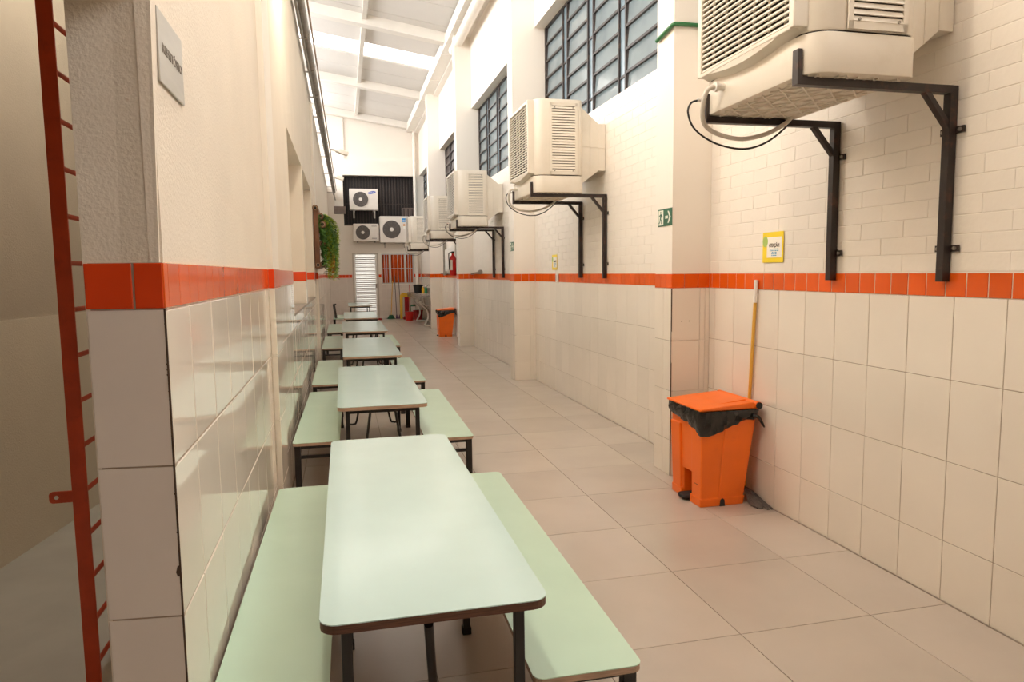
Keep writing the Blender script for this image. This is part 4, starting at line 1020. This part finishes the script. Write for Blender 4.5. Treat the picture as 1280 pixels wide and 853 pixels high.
# ------------------------------------------------------------------ condenser units on the far wall
def condenser(label, x0, x1, z0, z1, yf, fan_x, fan_r, depth=0.28):
    w, h = x1 - x0, z1 - z0
    t = thing('condenser_unit', label, 'air conditioner', ((x0+x1)/2, yf, z0), 0, 'condenser units on the far wall')
    MB().box(-w/2, w/2, 0, depth, 0, h).build('casing', 'ac_white', t, bevel=0.015)
    cz = h * 0.5
    MB().tube([(fan_x, -0.003, cz), (fan_x, -0.012, cz)], fan_r, 36).build('fan_opening', 'ac_grille', t)
    gr = MB()
    for k in range(1, 7):
        rr = fan_r * k / 6.2; n = 30
        gr.tube([(fan_x + rr*math.cos(2*PI*i/n), -0.016, cz + rr*math.sin(2*PI*i/n)) for i in range(n + 1)], 0.0035, 5, caps=False)
    for k in range(12):
        a = PI * k / 6; gr.obox((fan_x, -0.016, cz), (fan_x + fan_r*math.cos(a), -0.016, cz + fan_r*math.sin(a)), 0.005, 0.005)
    gr.build('fan_guard', 'vent_grey', t)
    MB().cyl((fan_x, -0.014, cz), (fan_x, -0.024, cz), fan_r * 0.22, 20).build('fan_hub', 'ac_white', t)
    for sx in (-1, 1):
        MB().box(sx*w*0.34 - 0.02, sx*w*0.34 + 0.02, 0.0, YE - yf + 0.3 if yf + depth < YE + 0.1 and z0 > 3.1 else YE - yf - 0.01, -0.04, 0.0).build('support_arm', 'galv', t)
    return t
ca = condenser('upper white condenser with blue oval mark in front of the dark louvres', 0.285, 1.170, 3.475, 4.135, 22.95, -0.10, 0.235)
MB().prism([(0.255 + 0.125*math.cos(a*PI/12) , 0.545 + 0.042*math.sin(a*PI/12) + 0.02*math.cos(a*PI/12)) for a in range(24)], 'y', -0.004, -0.001).build('logo_oval', 'logo_blue', ca)
text('logo_text', 'SAMSUNG', 0.045, (0.255, -0.0055, 0.547), '-y', 'sign_white', ca, 0.19)
for sx in (-1, 1): MB().box(sx*0.32 - 0.025, sx*0.32 + 0.025, 0.02, 0.05, -0.26, 0.0).build('bracket_drop', 'galv', ca)
cb = condenser('lower left white condenser above the louvred door', 0.37, 1.165, 2.495, 3.045, 22.98, -0.10, 0.222)
for z_ in (0.475, 0.09):
    pb = MB()
    for k in range(6): pb.box(0.18 + k * 0.026, 0.198 + k * 0.026, -0.002, -0.0005, z_ - 0.012, z_ + 0.012)
    pb.build('print_mark', 'vent_grey', cb)
cc = condenser('largest white condenser, lower right, with blue label', 1.20, 2.115, 2.445, 3.285, 22.95, -0.085, 0.285, 0.32)
MB().box(0.245, 0.405, -0.004, -0.001, 0.655, 0.775).build('label_plate', 'label_blue', cc)
text('label_text', 'Midea', 0.05, (0.325, -0.0055, 0.705), '-y', 'sign_white', cc, 0.11)
MB().box(0.285, 0.345, -0.003, -0.001, 0.53, 0.59).build('energy_label', 'leaf_orange', cc)
MB().box(0.29, 0.345, -0.003, -0.001, 0.43, 0.53).build('energy_label', 'paper', cc)
for sx in (-1, 1): MB().box(sx*0.31 - 0.012, sx*0.31 + 0.012, 0.1, 0.14, -0.16, -0.04).build('bracket_drop', 'galv', cc)

# ------------------------------------------------------------------ hanging planter on the left wall
pt = thing('wall_planter', 'bamboo wall planter with green trailing fern on the left wall', 'plant', (XL, 10.75, 1.55))
MB().box(0.002, 0.075, -0.10, 0.10, 0.0, 0.88).build('backboard', 'bamboo', pt, bevel=0.01)
rnd = random.Random(11)
for (x, z, r_, y_) in ((0.035, 0.87, 0.042, -0.12), (0.10, 0.76, 0.045, -0.06), (0.125, 0.64, 0.05, -0.04), (0.045, 0.05, 0.042, -0.12), (0.115, 0.36, 0.042, -0.04), (0.125, 0.20, 0.042, -0.02), (0.11, 0.06, 0.042, -0.02)):
    s = MB().tube([(x, y_, z), (x, y_ + 1.6, z)], r_, 14).build('bamboo_tube', 'bamboo', pt, smooth=True)
    MB().tube([(x, y_ - 0.003, z), (x, y_ - 0.001, z)], r_ * 0.72, 12).build('tube_end', 'bamboo_end', s)
    MB().tube([(x, y_ - 0.006, z), (x, y_ - 0.003, z)], r_ * 0.50, 12).build('tube_bore', 'cooler_dark', s)
MB().box(0.03, 0.11, -0.03, 0.12, -0.08, 0.0).build('white_pot', 'white_plastic', pt, bevel=0.01)
def strand(base, L, lean, mt, k):
    pts = []
    for i in range(9):
        f = i / 8; pts.append((base[0] + lean[0] * math.sin(f * PI * 0.6), base[1] + lean[1] * f, base[2] + 0.06 * math.sin(f * PI * 0.5) - L * f * f * 0.5 - L * f * 0.5))
    mb = MB().tube(pts, 0.003, 4)
    P = arc(pts, 6)
    for i, p in enumerate(P):
        for s in (-1, 1):
            a = rnd.uniform(0, 2*PI); d = Vector((math.cos(a), math.sin(a), -0.5)) * rnd.uniform(0.035, 0.06)
            n_ = Vector((-d.y, d.x, 0)).normalized() * 0.016; q = p + d * 0.55
            mb.add([p, q + n_, p + d, q - n_], [(0, 1, 2, 3)])
    return mb.build('fern_strand', mt, pt)
for k in range(60):
    y_ = rnd.uniform(0.05, 1.3); x = rnd.uniform(0.10, 0.16)
    L = rnd.uniform(0.45, 1.0); m_ = rnd.choice(['leaf', 'leaf', 'leaf', 'leaf_dark'])
    strand((x, y_, rnd.uniform(0.70, 0.82)), L, (rnd.uniform(0.02, 0.20), rnd.uniform(-0.1, 0.2)), m_, k)
for k in range(12):
    strand((rnd.uniform(0.14, 0.26), rnd.uniform(0.3, 1.2), 0.35), rnd.uniform(0.25, 0.5), (0.06, 0.1), 'leaf_orange', k)
for k in range(14):
    strand((rnd.uniform(0.07, 0.14), rnd.uniform(-0.06, 0.4), rnd.uniform(0.35, 0.8)), rnd.uniform(0.2, 0.4), (rnd.uniform(0.0, 0.05), -0.03), 'leaf_dark', k)

# ------------------------------------------------------------------ far right fittings
ex = thing('fire_extinguisher', 'red fire extinguisher hanging beside the third pilaster', 'extinguisher', (2.372, 15.45, 1.40))
MB().lathe([(0.066, 0.0), (0.072, 0.02), (0.072, 0.36), (0.058, 0.42), (0.024, 0.45), (0.024, 0.49)], (0, 0, 0), 20).build('cylinder', 'ext_red', ex, smooth=True)
MB().box(-0.075, -0.02, -0.074, -0.05, 0.12, 0.34).build('label', 'paper', ex)
MB().box(-0.03, 0.03, -0.05, 0.03, 0.49, 0.53).build('valve', 'cable', ex, bevel=0.005)
MB().tube(arc([(-0.02, -0.03, 0.51), (-0.09, -0.04, 0.48), (-0.09, -0.05, 0.3), (-0.085, -0.05, 0.12)], 6), 0.012, 8).build('hose', 'cable', ex, smooth=True)
MB().box(0.05, 0.138, -0.02, 0.02, 0.35, 0.39).build('wall_hook', 'galv', ex)
rs = tag(MB().box(XR - 0.006, XR - 0.002, 14.25, 14.40, 1.95, 2.25).build('extinguisher_sign', 'ext_red'), 'small red fire sign on the wall above the extinguisher', 'sign')
bd = thing('cabinet', 'white panel box on the wall left of the extinguisher', 'cabinet', (XR, 16.3, 1.50))
MB().prism([(-0.8, 0.0), (0.8, 0.0), (0.8, 0.52), (-0.8, 0.60)], 'x', -0.08, -0.002).build('body', 'white_plastic', bd, bevel=0.005)
MB().box(-0.088, -0.08, -0.75, 0.75, 0.04, 0.48).build('door', 'door_white', bd)
vp = thing('water_pipe', 'grey steel water pipe dropping down to a valve on the right wall', 'pipe', (2.466, 17.35, 1.40))
MB().tube([(0, 0, 0.0), (0, 0, 0.80)], 0.045, 12).build('riser', 'galv', vp, smooth=True)
MB().tube([(0.022, -1.75, 0.045), (0.022, 0.9, 0.045)], 0.016, 8).build('branch', 'galv', vp, smooth=True)
wt = thing('wall_tap', 'grey wall tap with wheel on the brick before the third pilaster', 'tap', (2.45, 12.7, 1.47))
MB().tube([(0, 0, 0), (0.03, 1.04, -0.035)], 0.018, 8).build('stem', 'galv', wt, smooth=True)
MB().tube([(0, -0.04, 0), (0, 0.03, 0)], 0.042, 14).build('wheel', 'galv', wt, smooth=True)
MB().tube([(0.02, 0.5, -0.02), (0.058, 0.5, -0.02)], 0.014, 8).build('wall_clip', 'galv', wt)
def outlet(label, y_, z, h):
    t = thing('wall_outlet', label, 'switch', (XR - 0.0075, y_, z), 0, 'small wall outlets')
    MB().box(-0.02, 0.004, -0.03, 0.03, -h/2, h/2).build('box', 'white_plastic', t, bevel=0.004)
    MB().box(-0.024, -0.02, -0.018, 0.018, -h/3, h/3).build('cover', 'alu', t)
outlet('small white wall outlet on the orange band below the second cooler', 8.08, 1.385, 0.10)
ow = thing('control_panel', 'grey upright control panel on the wall under the farthest cooler', 'panel', (XR, 20.3, 1.75))
MB().box(-0.07, -0.004, -0.12, 0.12, 0, 0.62).build('casing', 'alu', ow, bevel=0.01)
MB().box(-0.076, -0.07, -0.08, 0.08, 0.35, 0.55).build('cover', 'vent_grey', ow)

# sink counter
sk = thing('sink_counter', 'granite sink counter on curved white legs by the right wall', 'counter', (XR, 20.5, 0))
MB().box(-0.52, -0.002, -1.7, 2.2, 0.80, 0.86).build('worktop', 'granite', sk, bevel=0.005)
MB().box(-0.52, -0.50, -1.7, 2.2, 0.72, 0.80).build('apron', 'granite', sk)
MB().box(-0.02, -0.008, -1.7, 2.2, 0.86, 1.02).build('splashback', 'granite', sk)
MB().box(-0.42, -0.12, -0.6, 0.2, 0.845, 0.864).build('basin', 'steel', sk)
for y_ in (-1.2, 0.9):
    MB().tube(arc([(-0.48, y_, 0.79), (-0.46, y_, 0.62), (-0.30, y_, 0.45), (-0.27, y_, 0.25), (-0.33, y_, 0.10), (-0.36, y_, 0.025), (-0.20, y_, 0.02), (-0.04, y_, 0.02)], 6), 0.022, 10).build('leg', 'white_plastic', sk, smooth=True)
    MB().tube(arc([(-0.40, y_, 0.79), (-0.36, y_, 0.60), (-0.20, y_, 0.55), (-0.05, y_, 0.45)], 6), 0.018, 10).build('leg_brace', 'white_plastic', sk, smooth=True)
MB().tube(arc([(-0.05, -0.2, 0.864), (-0.05, -0.2, 1.06), (-0.12, -0.2, 1.12), (-0.20, -0.2, 1.06)], 6), 0.012, 8).build('faucet', 'steel', sk, smooth=True)
def bucket(label, loc, r0, r1, h, mt):
    t = thing('bucket', label, 'bucket', loc, 0, 'buckets by the far wall')
    MB().lathe([(r0, 0), (r1, h), (r1 + 0.012, h), (r1 + 0.012, h - 0.02), (r1 - 0.006, h - 0.02), (r0 - 0.006, 0.01)], (0, 0, 0), 20).build('pail', mt, t, smooth=True)
    MB().tube(arc([(-r1, 0, h - 0.02), (-r1 * 0.8, -0.09, h + 0.01), (0, -0.13, h + 0.02), (r1 * 0.8, -0.09, h + 0.01), (r1, 0, h - 0.02)], 5), 0.005, 6).build('handle', 'galv', t, smooth=True)
    return t
bucket('red bucket on the floor by the sink counter', (1.97, 21.9, 0), 0.11, 0.14, 0.27, 'red_plastic')
bucket('black bucket standing on the sink counter', (2.26, 21.9, 0.862), 0.12, 0.155, 0.24, 'cable')
bucket('dark red bucket half hidden under the sink counter', (2.28, 22.3, 0), 0.12, 0.15, 0.29, 'red_cloth')
def bottle(label, loc, r, h, mt, cap):
    t = thing('bottle', label, 'bottle', loc, 0, 'cleaning bottles on the counter')
    MB().lathe([(r, 0), (r, h * 0.65), (r * 0.4, h * 0.82), (r * 0.4, h * 0.92)], (0, 0, 0), 14).build('flask', mt, t, smooth=True)
    MB().lathe([(r * 0.45, h * 0.92), (r * 0.45, h)], (0, 0, 0), 12).build('cap', cap, t)
bottle('yellow bottle on the counter beside the black bucket', (2.37, 21.55, 0.862), 0.04, 0.20, 'yellow_plastic', 'paper')
bottle('green bottle on the counter beside the yellow bottle', (2.42, 21.2, 0.862), 0.04, 0.22, 'bottle_green', 'paper')
ys_ = thing('caution_board', 'yellow plastic floor board standing against the far wall', 'board', (1.86, 22.9, 0))
MB().prism([(-0.10, 0), (-0.02, 0), (0.0, 0.70), (0.25, 0.70), (0.25, 0.80), (-0.02, 0.84), (-0.09, 0.76)], 'y', -0.03, 0.03).build('frame', 'yellow_plastic', ys_, bevel=0.008)
MB().obox((0.22, 0.0, 0.72), (0.26, -0.02, 0.0), 0.05, 0.05).build('leg', 'yellow_plastic', ys_)
sc = thing('floor_cloth', 'dark red cloth hanging inside the yellow board', 'cloth', (1.965, 22.8, 0.10))
MB().add([(-0.06 + 0.02*i, 0.02*math.sin(i*1.7), z) for i in range(8) for z in (0.0, 0.60)] , [(2*i, 2*i+2, 2*i+3, 2*i+1) for i in range(7)]).build('cloth', 'red_cloth', sc, smooth=True)
dpn = thing('dustpan', 'dark red long handled dustpan on the floor by the yellow board', 'dustpan', (1.98, 22.55, 0))
MB().prism([(-0.15, 0.0), (0.15, 0.0), (0.11, 0.10), (-0.11, 0.10)], 'y', -0.10, 0.10).build('pan', 'red_cloth', dpn, bevel=0.01)
MB().tube([(0.08, 0.05, 0.09), (0.10, 0.30, 1.10)], 0.010, 8).build('handle', 'red_plastic', dpn, smooth=True)
gb = thing('detergent_jug', 'tall green and white container beside the yellow board', 'container', (2.17, 22.75, 0.0))
MB().lathe([(0.085, 0), (0.085, 0.42), (0.08, 0.46)], (0, 0, 0), 16).build('lower_body', 'bottle_green', gb, smooth=True)
MB().lathe([(0.084, 0.46), (0.084, 0.62), (0.04, 0.70), (0.035, 0.76)], (0, 0, 0), 16).build('upper_body', 'white_plastic', gb, smooth=True)
MB().lathe([(0.04, 0.76), (0.04, 0.81)], (0, 0, 0), 12).build('cap', 'bottle_green', gb)
MB().box(-0.07, 0.07, -0.09, -0.08, 0.24, 0.40).build('label', 'paper', gb)
def broom(label, x, lean, z1, pole, head, hx):
    t = thing('broom', label, 'broom', (x, 23.05, 0), 0, 'brooms leaning on the far wall')
    MB().tube([(0, -0.05, 0.09), (lean, 0.20, z1)], 0.013, 8).build('handle', pole, t, smooth=True)
    MB().prism([(-hx, 0.0), (hx, 0.0), (hx * 0.55, 0.10), (-hx * 0.55, 0.10)], 'y', -0.09, -0.02).build('bristles', head, t, bevel=0.004)
    MB().box(-hx * 0.5, hx * 0.5, -0.075, -0.035, 0.09, 0.125).build('head', head, t)
broom('broom with yellow handle and dark green bristles on the far wall', 1.48, 0.09, 1.22, 'yellow_wood', 'broom_green', 0.13)
broom('broom with thin grey handle, middle of the three on the far wall', 1.66, -0.02, 1.40, 'grey_pole', 'broom_purple', 0.035)
broom('broom with tall grey handle and purple bristles on the far wall', 1.79, -0.03, 1.62, 'grey_pole', 'broom_purple', 0.09)
rc = tag(MB().prism([(-0.13, 0), (0.13, 0), (0.10, 0.05), (-0.08, 0.06)], 'y', -0.1, 0.1).build('red_mat', 'red_cloth', loc=(1.05, 22.6, 0)), 'folded dark red cloth on the floor by the louvred door', 'cloth')
